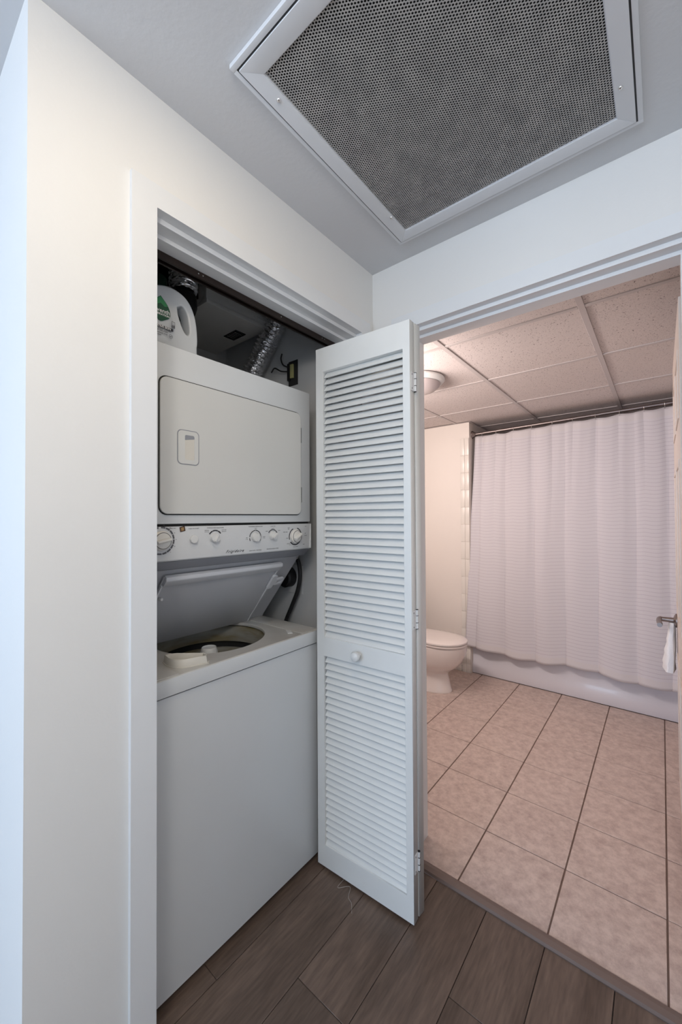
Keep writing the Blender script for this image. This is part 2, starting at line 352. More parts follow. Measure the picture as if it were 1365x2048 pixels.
# wall between hall and bathroom with the doorway
struct('wall_end', MB().box(-0.98, 0.137, 0.0, 0.115, 0, 2.44).box(1.076, XR, 0.0, 0.115, 0, 2.44).box(0.137, 1.076, 0.0, 0.115, 2.18, 2.44), 'wall')
struct('wall_right', MB().box(XR, XR + 0.1, YB, 0.115, 0, 2.44), 'wall')
struct('wall_back', MB().box(XL, -1.65, YB - 0.1, YB, 0, 2.44).box(0.95, XR, YB - 0.1, YB, 0, 2.44).box(-1.65, 0.95, YB - 0.1, YB, 0, 0.7).box(-1.65, 0.95, YB - 0.1, YB, 2.2, 2.44), 'wall')
struct('wall_far_left', MB().box(XL - 0.1, XL, YB, -1.06, 0, 2.44), 'wall')
wf = MB()
for a in (-1.65, -0.37, 0.90): wf.box(a, a + 0.05, YB - 0.08, YB - 0.03, 0.7, 2.2)
wf.box(-1.65, 0.95, YB - 0.08, YB - 0.03, 0.7, 0.75).box(-1.65, 0.95, YB - 0.08, YB - 0.03, 2.15, 2.2)
struct('window_1', wf, 'trim')
# hall ceiling around the return-air opening
gx0, gx1, gy0, gy1 = 0.222, 0.936, -0.866, -0.124
struct('ceiling', MB().box(XL, gx0, YB, 0, 2.44, 2.50).box(gx1, XR, YB, 0, 2.44, 2.50).box(gx0, gx1, YB, gy0, 2.44, 2.50).box(gx0, gx1, gy1, 0, 2.44, 2.50), 'ceil')
# stepped metal door frames (closet, then bathroom)
def stepped_frame(name, P, y0, y1):
    """P maps (along, depth, z) to world; opening from y0 to y1"""
    mb = MB()
    def b(a0, a1, d0, d1, z0, z1):
        p = P(a0, d0); q = P(a1, d1); mb.box(p[0], q[0], p[1], q[1], z0, z1)
    H = 2.146
    b(y0 - 0.061, y1 + 0.061, 0.012, -0.018, H, H + 0.058)           # head face
    b(y0 - 0.061, y0, 0.012, -0.018, 0, H); b(y1, y1 + 0.061, 0.012, -0.018, 0, H)
    b(y0 - 0.03, y1 + 0.03, -0.018, -0.057, H - 0.014, 2.185); b(y0 - 0.03, y0 + 0.010, -0.018, -0.057, 0, H - 0.014); b(y1 - 0.010, y1 + 0.03, -0.018, -0.057, 0, H - 0.014)
    b(y0 - 0.03, y1 + 0.03, -0.057, -0.121, H - 0.026, 2.185); b(y0 - 0.03, y0 + 0.020, -0.057, -0.121, 0, H - 0.026); b(y1 - 0.020, y1 + 0.03, -0.057, -0.121, 0, H - 0.026)
    return struct(name, mb, 'trim')
stepped_frame('trim_2', lambda a, d: (d, a), -0.965, -0.098)
stepped_frame('trim_3', lambda a, d: (a, -d), 0.165, 1.052)

# closet shell
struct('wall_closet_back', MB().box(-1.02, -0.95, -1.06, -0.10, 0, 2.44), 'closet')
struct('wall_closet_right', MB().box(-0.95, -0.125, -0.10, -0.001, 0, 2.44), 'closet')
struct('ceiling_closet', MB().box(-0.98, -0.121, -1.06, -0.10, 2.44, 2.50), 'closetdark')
so = MB()
so.box(-0.95, -0.51, -0.505, -0.17, 2.287, 2.305).box(-0.528, -0.51, -0.505, -0.17, 2.305, 2.44).box(-0.95, -0.528, -0.188, -0.17, 2.305, 2.44)
so.box(-0.95, -0.528, -0.505, -0.490, 2.305, 2.322).box(-0.57, -0.528, -0.505, -0.490, 2.322, 2.44)
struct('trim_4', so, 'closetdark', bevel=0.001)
sf = MB().box(-0.5098, -0.508, -0.505, -0.17, 2.287, 2.44).box(-0.508, -0.504, -0.505, -0.17, 2.287, 2.303).box(-0.508, -0.506, -0.395, -0.372, 2.322, 2.44).box(-0.508, -0.506, -0.235, -0.172, 2.318, 2.330).box(-0.508, -0.506, -0.250, -0.240, 2.318, 2.44)
struct('trim_5', sf, 'wall', bevel=0.0008)

# ---------------------------------------------------------------- bathroom shell
struct('wall_bathroom_left', MB().box(-1.05, -0.98, 0.0, 2.76, 0, 2.204), 'bathwall')
struct('wall_bathroom_right', MB().box(1.20, 1.27, 0.115, 2.76, 0, 2.204), 'bathwall')
ws = struct('wall_bathroom_stub', MB().box(-0.98, -0.325, 1.96, 2.76, 0, 2.204), 'bathwall')
ORI[ws.name] = Vector((0, 0, 0))
struct('wall_bathroom_back', MB().box(-0.98, 1.27, 2.76, 2.83, 0, 2.204), 'bathwall')
for z in range(14):
    z1 = 2.062 - z * 0.1524; z0 = z1 - 0.1524
    if z1 < 0.02: break
    z0 = max(z0, 0.004)
    for (a0, a1) in ((-0.405, -0.366), (-0.366, -0.326)):
        obj('tile', MB().box(a0 + 0.001, a1 - 0.001, 1.950, 1.9605, z0 + 0.001, z1 - 0.001), 'walltile', ws, bevel=0.0015)
obj('tile_bedding', MB().box(-0.404, -0.3265, 1.9530, 1.9605, 0.002, 2.061), 'wallgrout', ws)
struct('baseboard_bathroom', MB().box(-0.98, -0.407, 1.948, 1.96, 0.006, 0.060), 'walltile', bevel=0.002)
# drop ceiling
ZC = 2.204
cb = struct('ceiling_bathroom', MB().box(-1.05, 1.27, 0.115, 2.83, ZC + 0.02, ZC + 0.06), 'gridbar'); ORI[cb.name] = Vector((0, 0, 0))
bars_x = [-0.445, 0.155, 0.742]; bars_y = [0.385, 1.0, 1.61, 2.225]
for bxx in bars_x: obj('grid_bar', MB().box(bxx - 0.012, bxx + 0.012, 0.116, 2.759, ZC - 0.003, ZC + 0.02), 'gridbar', cb, bevel=0.001, seg=1)
xe = [-0.98] + bars_x + [1.20]; ye = [0.115] + bars_y + [2.76]
for i in range(4):
    for byy in bars_y:
        obj('grid_bar', MB().box(xe[i] + 0.0125, xe[i + 1] - 0.0125, byy - 0.011, byy + 0.011, ZC - 0.002, ZC + 0.02), 'gridbar', cb, bevel=0.001, seg=1)
    for j in range(5):
        dz = random.uniform(-0.001, 0.001)
        obj('ceiling_panel', MB().box(xe[i] + 0.0125, xe[i + 1] - 0.0125, ye[j] + 0.0115, ye[j + 1] - 0.0115, ZC + 0.003 + dz, ZC + 0.016), 'speckle', cb)
for (a0, a1, b0, b1) in ((-0.98, 1.20, 0.115, 0.135), (-0.98, -0.325, 1.945, 1.96), (-0.325, -0.31, 1.945, 2.76), (1.185, 1.2, 0.135, 2.76)):
    obj('wall_angle', MB().box(a0, a1, b0, b1, ZC - 0.0045, ZC - 0.003), 'gridbar', cb)

# open bathroom door standing along the right wall
dm = MB().box(1.0265, 1.061, 0.128, 0.893, 0.012, 2.03)
d1 = struct('door_1', dm, 'bathdoor', bevel=0.002); ORI['door_1'] = Vector((0, 0, 0))
for (b0, b1) in ((0.225, 0.47), (0.55, 0.795)):
    for (z0, z1) in ((0.24, 0.78), (0.98, 1.55), (1.68, 1.90)):
        mo = MB().box(1.0235, 1.0267, b0, b1, z0, z0 + 0.02).box(1.0235, 1.0267, b0, b1, z1 - 0.02, z1).box(1.0235, 1.0267, b0, b0 + 0.02, z0 + 0.02, z1 - 0.02).box(1.0235, 1.0267, b1 - 0.02, b1, z0 + 0.02, z1 - 0.02)
        obj('panel_moulding', mo, 'bathdoor', d1, bevel=0.001)
h = MB().lathe([(0.030, 1.0266), (0.030, 1.0220), (0.022, 1.0170), (0.011, 1.0140), (0.010, 0.967), (0.006, 0.963)], (0, 0.845, 0.907), 'x', 24)
h.tube(smoothpath([(0.970, 0.852, 0.908), (0.965, 0.835, 0.908), (0.964, 0.80, 0.905), (0.968, 0.76, 0.902), (0.967, 0.735, 0.902)], 5), 0.0095, 12)
hd = obj('door_handle', h, 'rod', d1, smooth=True); hd['label'] = 'brushed nickel lever handle'
# hand towel on the lever
rings = []
for k in range(13):
    t = k / 12; z = 0.896 - t * 0.205; wy = 0.010 + 0.055 * min(1, t * 1.6) ** 0.7; xr = 1.0205; xl = 0.999 - 0.024 * t ** 0.8 - 0.002 * math.sin(t * 25)
    ring = []
    for j in range(24):
        a = 2 * PI * j / 24; cx = (xl + xr) / 2; rx = (xr - xl) / 2 * (1 + 0.14 * math.sin(3 * a + t * 6)); ring.append((min(cx + rx * math.cos(a), 1.0220), 0.845 + wy * math.sin(a) * (1 + 0.06 * math.sin(5 * a)), z))
    rings.append(ring)
tw = MB().loft(rings)
top(obj('hand_towel', tw, 'towel', smooth=True), 'small white terry towel bunched under the bathroom door lever', 'towel')

# ================================================================ RETURN AIR GRILLE
ZG = 2.428
g = thing('return_air_grille', 'large square white-framed perforated metal air grille in the hall ceiling', 'vent', (0.58, -0.495, 2.44))
def ring_box(mb, x0, x1, y0, y1, wd, z0, z1):
    for (a0, a1, b0, b1) in ((x0, x1, y0, y0 + wd[2]), (x0, x1, y1 - wd[3], y1), (x0, x0 + wd[0], y0 + wd[2], y1 - wd[3]), (x1 - wd[1], x1, y0 + wd[2], y1 - wd[3])):
        mb.box(a0, a1, b0, b1, z0, z1)
    return mb
obj('outer_frame', ring_box(MB(), 0.202, 0.956, -0.886, -0.104, (0.0115, 0.0115, 0.0125, 0.0115), ZG, 2.4398), 'grilleframe', g, bevel=0.0012)
obj('frame_gap_shade', ring_box(MB(), 0.2130, 0.9450, -0.8740, -0.1150, (0.005,) * 4, ZG + 0.0005, ZG + 0.009), 'black', g)  # black ring paints the shadow line between outer frame and rails
door = MB()
x0, x1, y0, y1 = 0.2172, 0.9408, -0.8698, -0.1192; ix0, ix1, iy0, iy1 = 0.258, 0.902, -0.829, -0.162
for poly in ([(x0, y0), (x1, y0), (ix1, iy0), (ix0, iy0)], [(x1, y0), (x1, y1), (ix1, iy1), (ix1, iy0)], [(x1, y1), (x0, y1), (ix0, iy1), (ix1, iy1)], [(x0, y1), (x0, y0), (ix0, iy0), (ix0, iy1)]):
    door = MB(); door.prism([(p[0], p[1], ZG - 0.003) for p in poly], (0, 0, 0.012)); obj('frame_rail', door, 'grilleframe', g, bevel=0.0008)
obj('inner_lip', ring_box(MB(), ix0 - 0.001, ix1 + 0.001, iy0 - 0.001, iy1 + 0.001, (0.003,) * 4, ZG - 0.001, ZG + 0.009), 'lidrim', g)
# perforated plate: honeycomb of real holes
def perforated(x0, x1, y0, y1, zb, thick, py=0.0069, rad=0.00278):
    px = py * math.sqrt(3) / 2; nx = int((x1 - x0) / px); ny = int((y1 - y0) / py); R = py / math.sqrt(3)
    V = []; F = []; idx = {}
    def vid(key, p):
        if key not in idx: idx[key] = len(V); V.append(p)
        return idx[key]
    for i in range(nx):
        for j in range(ny):
            cx = x0 + (i + 0.5) * px; cy = y0 + (j + 0.5 + 0.5 * (i % 2)) * py
            if cy + py / 2 > y1: continue
            rr = rad * random.choice((1, 1, 1, 1, 0.97, 0.92))
            out = []; inn = []; up = []
            for k in range(6):
                a = PI / 3 * k; p = (cx + R * math.cos(a), cy + R * math.sin(a), zb)
                out.append(vid((round(p[0] * 2e4), round(p[1] * 2e4)), p))
                q = (cx + rr * math.cos(a), cy + rr * math.sin(a), zb); inn.append(len(V)); V.append(q); up.append(len(V)); V.append((q[0], q[1], zb + thick))
            for k in range(6):
                k2 = (k + 1) % 6; F.append((out[k], inn[k], inn[k2], out[k2])); F.append((inn[k], up[k], up[k2], inn[k2]))
    me = bpy.data.meshes.new('perf'); me.from_pydata(V, [], F); me.update(); return me
pl = finish('perforated_plate', perforated(ix0 - 0.003, ix1 + 0.006, iy0 - 0.004, iy1 + 0.006, ZG + 0.001, 0.0012), 'perf', g)
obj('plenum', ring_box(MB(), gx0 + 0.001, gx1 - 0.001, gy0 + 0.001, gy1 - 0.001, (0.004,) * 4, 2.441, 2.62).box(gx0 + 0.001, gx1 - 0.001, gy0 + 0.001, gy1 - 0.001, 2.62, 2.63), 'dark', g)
for (a, b) in ((0.242, -0.767), (0.253, -0.25), (0.915, -0.767), (0.915, -0.25)):
    sc = MB().lathe([(0.0005, ZG - 0.0070), (0.0034, ZG - 0.0060), (0.0052, ZG - 0.0042), (0.0055, ZG - 0.0030)], (a, b, 0), 'z', 12)
    obj('screw', sc, 'chrome', g, smooth=True)

# ================================================================ BIFOLD LOUVRED DOOR
bd = thing('bifold_door', 'white louvred bifold closet door folded open beside the washer and dryer', 'door', (0, 0, 0))
LW, LT, LH = 0.413, 0.0315, 2.027
def leaf_mesh():
    rc = lambda a, b, c, d: [(a, c), (b, c), (b, d), (a, d)]
    me = curve_mesh([rc(0.0008, LW - 0.0008, 0.0008, LH - 0.0008), rc(0.0352, LW - 0.0262, 0.0842, 0.8158), rc(0.0352, LW - 0.0262, 0.8872, 1.9328)], LT / 2 - 0.0008, 0.0008, 1)
    me.transform(Matrix(((1, 0, 0, 0), (0, 0, -1, LT / 2), (0, 1, 0, 0), (0, 0, 0, 1)))); return me
SL0, SL1 = 0.0365, LW - 0.0275
slat_me = to_mesh(MB().prism([(SL0, 0.0034, -0.0136), (SL0, 0.0078, -0.0152), (SL0, 0.0272, 0.0100), (SL0, 0.0232, 0.0126)], (SL1 - SL0, 0, 0)), 0.0010, 1)
slat_me.name = 'slat'; slat_me.materials.append(M['door'])
def make_leaf(loc, rot):
    l = finish('door_leaf', leaf_mesh(), 'door', bd)
    l.location = loc; l.rotation_euler = (0, 0, rot)
    beads = MB()
    for (z0, z1) in ((0.085, 0.815), (0.888, 1.932)):
        beads.box(0.0300, 0.0365, -0.0012, 0.004, z0 - 0.004, z1 + 0.004)
    n = 28
    for (z0, z1, n) in ((0.085, 0.815, 28), (0.888, 1.932, 40)):
        p = (z1 - z0) / n
        for k in range(n):
            o = bpy.data.objects.new('slat', slat_me); C.objects.link(o); o.parent = l; o.location = (0, 0, z0 + (k + 0.5) * p + 0.0015)
    b = obj('bead', beads, 'door', None); b.parent = l
    return l
rA = math.radians(3.0)
leafA = make_leaf((-0.087, -0.278, 0.013), rA)
hx, hy = -0.087 + LW * math.cos(rA) - LT * math.sin(rA), -0.278 + LW * math.sin(rA) + LT * math.cos(rA)
rB = math.radians(-6.0)
# second leaf: its right end meets the first leaf's back right corner
lx = hx - LW * math.cos(rB) + 0.0005; ly = hy - LW * math.sin(rB) + 0.0055
leafB = make_leaf((lx, ly, 0.013), rB)
kb = MB().lathe([(0.010, 0.001), (0.009, -0.010), (0.0125, -0.014), (0.0175, -0.020), (0.0185, -0.027), (0.0155, -0.033), (0.008, -0.0365), (0.001, -0.0375)], (0.200, 0, 0.852), 'y', 28)
k = obj('knob', kb, 'plastic', None, smooth=True); k.parent = leafA
for hz in (0.192, 1.007, 1.819):
    hb = MB().box(LW + 0.0002, LW + 0.0016, 0.008, LT - 0.001, -0.032, 0.032)
    hb.tube([(LW + 0.004, LT + 0.0015, -0.032), (LW + 0.004, LT + 0.0015, 0.032)], 0.0035, 10)
    hb.box(LW + 0.0002, LW + 0.0016, LT + 0.004, LT + 0.026, -0.032, 0.032)
    for z in (-0.012, 0.012): hb.tube([(LW + 0.004, LT + 0.0015, z - 0.0006), (LW + 0.004, LT + 0.0015, z + 0.0006)], 0.0042, 10)
    hg = obj('hinge', hb, 'trim', None, smooth=True); hg.parent = leafA; hg.location = (0, 0, hz)
    pn = MB()
    for z in (-0.012, 0.012, -0.0325, 0.0325): pn.tube([(LW + 0.004, LT + 0.0015, z - 0.0008), (LW + 0.004, LT + 0.0015, z + 0.0008)], 0.0046, 10)
    pn.box(LW + 0.0010, LW + 0.0022, 0.012, 0.015, -0.026, -0.022).box(LW + 0.0010, LW + 0.0022, 0.012, 0.015, 0.022, 0.026)
    pg = obj('hinge_pin', pn, 'black', None); pg.parent = leafA; pg.location = (0, 0, hz); pg['kind'] = 'stuff'
# track overhead
tk = thing('door_track', 'dark brown metal bifold track under the closet door head', 'track', (-0.112, -0.53, 2.09))
obj('channel', MB().box(-0.101, -0.104, -0.944, -0.12, 2.099, 2.1195).box(-0.126, -0.129, -0.944, -0.12, 2.099, 2.1195).box(-0.104, -0.126, -0.944, -0.12, 2.1165, 2.1195).box(-0.104, -0.108, -0.944, -0.12, 2.099, 2.1015).box(-0.122, -0.126, -0.944, -0.12, 2.099, 2.1015), 'track', tk)
for y in (-0.925, -0.785, -0.770, -0.45, -0.225, -0.21):
    obj('screw', MB().lathe([(0.002, 0.0), (0.002, -0.0015)], (0, 0, 0), 'x', 8).add([], []), 'chrome', None).matrix_world = Matrix.Translation((-0.0993, y, 2.110))
    sc = C.objects[-1]; sc.parent = tk; sc.location = Vector((-0.0993, y, 2.110)) - tk.location

# ================================================================ LAUNDRY CENTRE
lc = thing('laundry_center', 'white stacked washer and dryer unit with its washer lid open', 'washer dryer', (-0.45, -0.589, 0.0))
yl, yr = -0.932, -0.248
me = curve_mesh([rrect(-0.80, -0.112, yl, yr, 0.006), rrect(-0.79, -0.122, yl + 0.01, yr - 0.01, 0.004)], 0.41925)
me.transform(Matrix.Translation((0, 0, 0.44125))); finish('washer_cabinet', me, 'enamel', lc, True)
obj('cabinet_floor', MB().box(-0.79, -0.1225, yl + 0.0105, yr - 0.0105, 0.03, 0.05), 'dark', lc)
obj('toe_recess', MB().box(-0.78, -0.135, yl + 0.01, yr - 0.01, 0.008, 0.0215), 'dark', lc)
for (a, b) in ((-0.16, yl + 0.04), (-0.16, yr - 0.04), (-0.74, yl + 0.04), (-0.74, yr - 0.04)):
    obj('foot', MB().lathe([(0.018, 0.0), (0.018, 0.0078)], (a, b, 0), 'z', 16), 'black', lc)
# deck with round tub opening
TC = (-0.366, -0.574); TR_ = 0.205
me = curve_mesh([rrect(-0.80, -0.108, yl - 0.001, yr + 0.001, 0.008), circ(TC[0], TC[1], TR_, 64)], 0.004, 0.003)
me.transform(Matrix.Translation((0, 0, 0.9100))); dk = finish('washer_deck', me, 'enameltop', lc, True)
me = curve_mesh([rrect(-0.80, -0.1075, yl, yr, 0.008), rrect(-0.79, -0.1175, yl + 0.01, yr - 0.01, 0.004)], 0.018)
me.transform(Matrix.Translation((0, 0, 0.8838))); finish('deck_skirt', me, 'enamel', lc, True)
obj('deck_edge', MB().box(-0.1085, -0.1035, yl - 0.001, yr + 0.001, 0.866, 0.914), 'enamel', lc, bevel=0.002)
# raised border strips left and right of the lid well
for (a, b) in ((-0.336, yr - 0.003), (yl + 0.003, -0.842)): obj('deck_ridge', MB().box(-0.50, -0.112, a, b, 0.916, 0.9190), 'enameltop', lc, bevel=0.0012)
em = obj('emblem', MB().add(*[[(-0.186, -0.352, 0.918), (-0.150, -0.376, 0.918), (-0.138, -0.362, 0.918), (-0.172, -0.340, 0.918), (-0.186, -0.352, 0.9212), (-0.150, -0.376, 0.9212), (-0.138, -0.362, 0.9212), (-0.172, -0.340, 0.9212)], [(0, 3, 2, 1), (4, 5, 6, 7), (0, 1, 5, 4), (1, 2, 6, 5), (2, 3, 7, 6), (3, 0, 4, 7)]]), 'plastic', lc, bevel=0.001)
# tub rings, basket and agitator
tb = MB().lathe([(0.2105, 0.8990), (0.2075, 0.8960), (0.2035, 0.8900), (0.2010, 0.870), (0.1985, 0.842), (0.2000, 0.836)], (TC[0], TC[1], 0), 'z', 64, caps=False)
obj('tub_collar', tb, 'steeltub', lc, smooth=True)
obj('tub_gap', MB().lathe([(0.2100, 0.9025), (0.2180, 0.8990), (0.2180, 0.62)], (TC[0], TC[1], 0), 'z', 48, caps=False), 'dark', lc, smooth=True)
bk = MB().lathe([(0.212, 0.806), (0.200, 0.812), (0.190, 0.809), (0.1875, 0.795), (0.186, 0.745), (0.1835, 0.70), (0.16, 0.665), (0.02, 0.66)], (TC[0], TC[1], 0), 'z', 64, caps=False)
obj('wash_basket', bk, 'steeltub', lc, smooth=True)
ag = MB().lathe([(0.13, 0.664), (0.12, 0.675), (0.060, 0.70), (0.042, 0.73), (0.034, 0.79), (0.030, 0.868), (0.028, 0.872), (0.0265, 0.876), (0.0255, 0.876), (0.0245, 0.872), (0.002, 0.872)], (TC[0] - 0.004, TC[1] - 0.006, 0), 'z', 32)
fl = MB()
for q in range(12):
    a = 2 * PI * q / 12; c, sn = math.cos(a), math.sin(a); r0, r1 = 0.029, 0.0318
    fl.box(0, 0, 0, 0, 0, 0) if False else fl.add([(TC[0] - 0.004 + c * r0 - sn * 0.001, TC[1] - 0.006 + sn * r0 + c * 0.001, 0.79), (TC[0] - 0.004 + c * (r1 + .003) - sn * 0.001, TC[1] - 0.006 + sn * (r1 + .003) + c * 0.001, 0.79), (TC[0] - 0.004 + c * (r1 + .003) + sn * 0.001, TC[1] - 0.006 + sn * (r1 + .003) - c * 0.001, 0.79), (TC[0] - 0.004 + c * r0 + sn * 0.001, TC[1] - 0.006 + sn * r0 - c * 0.001, 0.79),
            (TC[0] - 0.004 + c * r0 - sn * 0.001, TC[1] - 0.006 + sn * r0 + c * 0.001, 0.862), (TC[0] - 0.004 + c * r1 - sn * 0.001, TC[1] - 0.006 + sn * r1 + c * 0.001, 0.862), (TC[0] - 0.004 + c * r1 + sn * 0.001, TC[1] - 0.006 + sn * r1 - c * 0.001, 0.862), (TC[0] - 0.004 + c * r0 + sn * 0.001, TC[1] - 0.006 + sn * r0 - c * 0.001, 0.862)],
            [(0, 3, 2, 1), (4, 5, 6, 7), (0, 1, 5, 4), (1, 2, 6, 5), (2, 3, 7, 6), (3, 0, 4, 7)])
agi = obj('agitator', ag, 'plastic', lc, smooth=True); obj('agitator_rib', fl, 'plastic', agi)
# bleach dispenser cup on the deck's front left
base_o = [(-0.236, -0.826), (-0.200, -0.833), (-0.165, -0.829), (-0.142, -0.808), (-0.120, -0.742), (-0.132, -0.731), (-0.150, -0.729), (-0.222, -0.790), (-0.238, -0.812)]
cxm = sum(p[0] for p in base_o) / len(base_o); cym = sum(p[1] for p in base_o) / len(base_o)
def scl(k, z, dz=None): return [(cxm + (p[0] - cxm) * k, cym + (p[1] - cym) * k, z) for p in base_o]
dp = MB().loft([scl(1.03, 0.9170), scl(1.03, 0.9190), scl(0.985, 0.9200), scl(0.93, 0.940), scl(0.90, 0.9415), scl(0.86, 0.940), scl(0.80, 0.923), scl(0.5, 0.919)])
obj('bleach_dispenser', dp, 'cream', lc, bevel=0.0, smooth=True)
# sloped back panel between deck and console
sp_ = [(-0.215, 0, 1.2075), (-0.445, 0, 0.932), (-0.455, 0, 0.9165), (-0.50, 0, 0.9165), (-0.50, 0, 0.95), (-0.262, 0, 1.2075)]
obj('back_panel', MB().prism([(p[0], yl + 0.002, p[2]) for p in sp_], (0, yr - yl - 0.004, 0)), 'lid', lc, bevel=0.0015)
obj('rear_column', MB().box(-0.80, -0.50, yl + 0.03, yr - 0.03, 0.9165, 1.20), 'enamel', lc, bevel=0.002)
obj('screw', MB().lathe([(0.004, -0.212), (0.0035, -0.2095)], (0, -0.262, 1.200), 'x', 12), 'chrome', lc)
# open lid: a shallow tray seen from inside
lidv = Vector((0.215, 0, 0.263)); ll = 0.345; ld = lidv.normalized(); ln = Vector((ld.z, 0, -ld.x))   # normal towards the room
L0 = Vector((-0.4415, 0, 0.9215))
def lp(u, y, d): v = L0 + ld * u + ln * d; return (v.x, y, v.z)
la, lb = -0.833, -0.346
lid = MB().prism([lp(0.0, la, 0.002), lp(ll, la, 0.002), lp(ll, la, 0.006), lp(0.0, la, 0.006)], (0, lb - la, 0))
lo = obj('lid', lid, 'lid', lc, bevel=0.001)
rim = MB()
# front rim: wide rounded lip at the top edge
rim.prism([lp(ll - 0.030, la + 0.004, 0.0062), lp(ll + 0.004, la + 0.004, 0.0), lp(ll + 0.006, la + 0.004, 0.014), lp(ll - 0.004, la + 0.004, 0.021), lp(ll - 0.034, la + 0.004, 0.015)], (0, lb - la - 0.004, 0))
obj('lid_rim', rim, 'lidrim', lo, bevel=0.003)
rs = MB()
rs.prism([lp(0.0, lb - 0.006, 0.0062), lp(ll - 0.034, lb - 0.006, 0.0062), lp(ll - 0.034, lb - 0.006, 0.012), lp(0.0, lb - 0.006, 0.009)], (0, 0.006, 0))
obj('lid_side_rim', rs, 'lidrim', lo, bevel=0.0015); rs = MB()
rs.prism([lp(0.0, la, 0.0062), lp(ll - 0.034, la, 0.0062), lp(ll - 0.034, la, 0.012), lp(0.0, la, 0.009)], (0, 0.006, 0))
obj('lid_side_rim', rs, 'lidrim', lo, bevel=0.0015)
# strike bracket with square eye at the lid's right edge
br = curve_mesh([rrect(-0.028, 0.028, -0.006, 0.012, 0.005), ], 0.003, 0.001)
br2 = curve_mesh([rrect(-0.013, 0.013, -0.040, -0.006, 0.005), rrect(-0.0065, 0.0065, -0.033, -0.014, 0.002)], 0.003, 0.001)
bj = join([br, br2])
ang = Matrix.Scale(1.35, 4) if False else Matrix((( ld.x, 0, ln.x, 0), (0, -1, 0, 0), (ld.z, 0, ln.z, 0), (0, 0, 0, 1)))
o3 = L0 + ld * 0.245 + ln * 0.012
bj.transform(Matrix.Translation((o3.x, lb + 0.004, o3.z)) @ ang @ Matrix.Scale(1.3, 4))
bro = finish('lid_strike', bj, 'lidrim', lo, True)
bq = L0 + ld * 0.255 + ln * 0.014
obj('lid_bumper', MB().lathe([(0.006, 0.010), (0.006, 0.020), (0.004, 0.024)], (0, 0, 0), 'x', 12), 'plastic', None, smooth=True)
bump = C.objects[-1]; bump.data.transform(Matrix.Translation((bq.x - 0.012, la + 0.014, bq.z)) @ Matrix.Identity(4)); bump.data.transform(Matrix.Translation(-origin(lc))); bump.parent = lo
# dryer cabinet
obj('dryer_cabinet', MB().box(-0.80, -0.147, yl, yr - 0.003, 1.3515, 1.884), 'enamel', lc, bevel=0.005)
obj('console_gap', MB().box(-0.78, -0.158, yl + 0.004, yr - 0.006, 1.344, 1.3515), 'dark', lc)
me = curve_mesh([rrect(-0.881, -0.312, 1.3835, 1.7835, 0.022)], 0.003, 0.002)
me.transform(frame_px(-0.141, 0, 0)); me.transform(Matrix.Translation((-0.0030, 0, 0))); dd = finish('dryer_door', me, 'enameldoor', lc, True)
me = curve_mesh([rrect(-0.8855, -0.3075, 1.3785, 1.7890, 0.025), rrect(-0.880, -0.313, 1.3845, 1.7825, 0.022)], 0.0010)
me.transform(frame_px(-0.1455, 0, 0)); finish('door_gap', me, 'dark', lc)
hp = curve_mesh([rrect(-0.829, -0.763, 1.534, 1.634, 0.012), rrect(-0.808, -0.776, 1.546, 1.622, 0.005)], 0.0004, 0.0004)
hp.transform(frame_px(-0.1384, 0, 0)); hp = finish('door_pull', hp, 'enameldoor', dd, True)
dsh = curve_mesh([rrect(-0.808, -0.776, 1.546, 1.622, 0.005)], 0.0003); dsh.transform(frame_px(-0.1388, 0, 0)); finish('pull_recess', dsh, 'cream', dd)
dshade = MB().prism([(-0.1384, -0.808, 1.606), (-0.1384, -0.808, 1.622), (-0.1384, -0.776, 1.622), (-0.1384, -0.776, 1.612)], (0.0003, 0, 0)); obj('pull_recess_shade', dshade, 'panelgrey', dd)  # grey patch paints the shade at the top of the recess
ho = curve_mesh([rrect(-0.832, -0.760, 1.531, 1.637, 0.014), rrect(-0.8295, -0.7625, 1.5335, 1.6345, 0.0125)], 0.0003); ho.transform(frame_px(-0.1387, 0, 0)); finish('pull_outline', ho, 'panelgrey', dd)
for z in (1.46, 1.70): obj('door_hinge', MB().box(-0.1445, -0.1405, -0.3105, -0.3065, z - 0.03, z + 0.03), 'chrome', dd)
# console
cp = MB().prism([(-0.147, yl - 0.004, 1.344), (-0.153, yl - 0.004, 1.244), (-0.157, yl - 0.004, 1.240), (-0.20, yl - 0.004, 1.240), (-0.20, yl - 0.004, 1.344)], (0, yr - yl + 0.006, 0))
cpo = obj('control_panel', cp, 'panel', lc, bevel=0.0015)
obj('console_lip', MB().prism([(-0.158, yl - 0.001, 1.2395), (-0.185, yl - 0.001, 1.212), (-0.26, yl - 0.001, 1.2085), (-0.26, yl - 0.001, 1.2395)], (0, yr - yl + 0.000, 0)), 'panelgrey', lc, bevel=0.001)
obj('end_cap', MB().box(-0.199, -0.1465, yr - 0.003, yr + 0.0015, 1.2440, 1.3435), 'plastic', cpo, bevel=0.001)
obj('console_column', MB().box(-0.80, -0.262, yl + 0.004, yr - 0.006, 1.205, 1.3435), 'enamel', lc)
def px_(z): return -0.147 - (1.344 - z) * 0.06
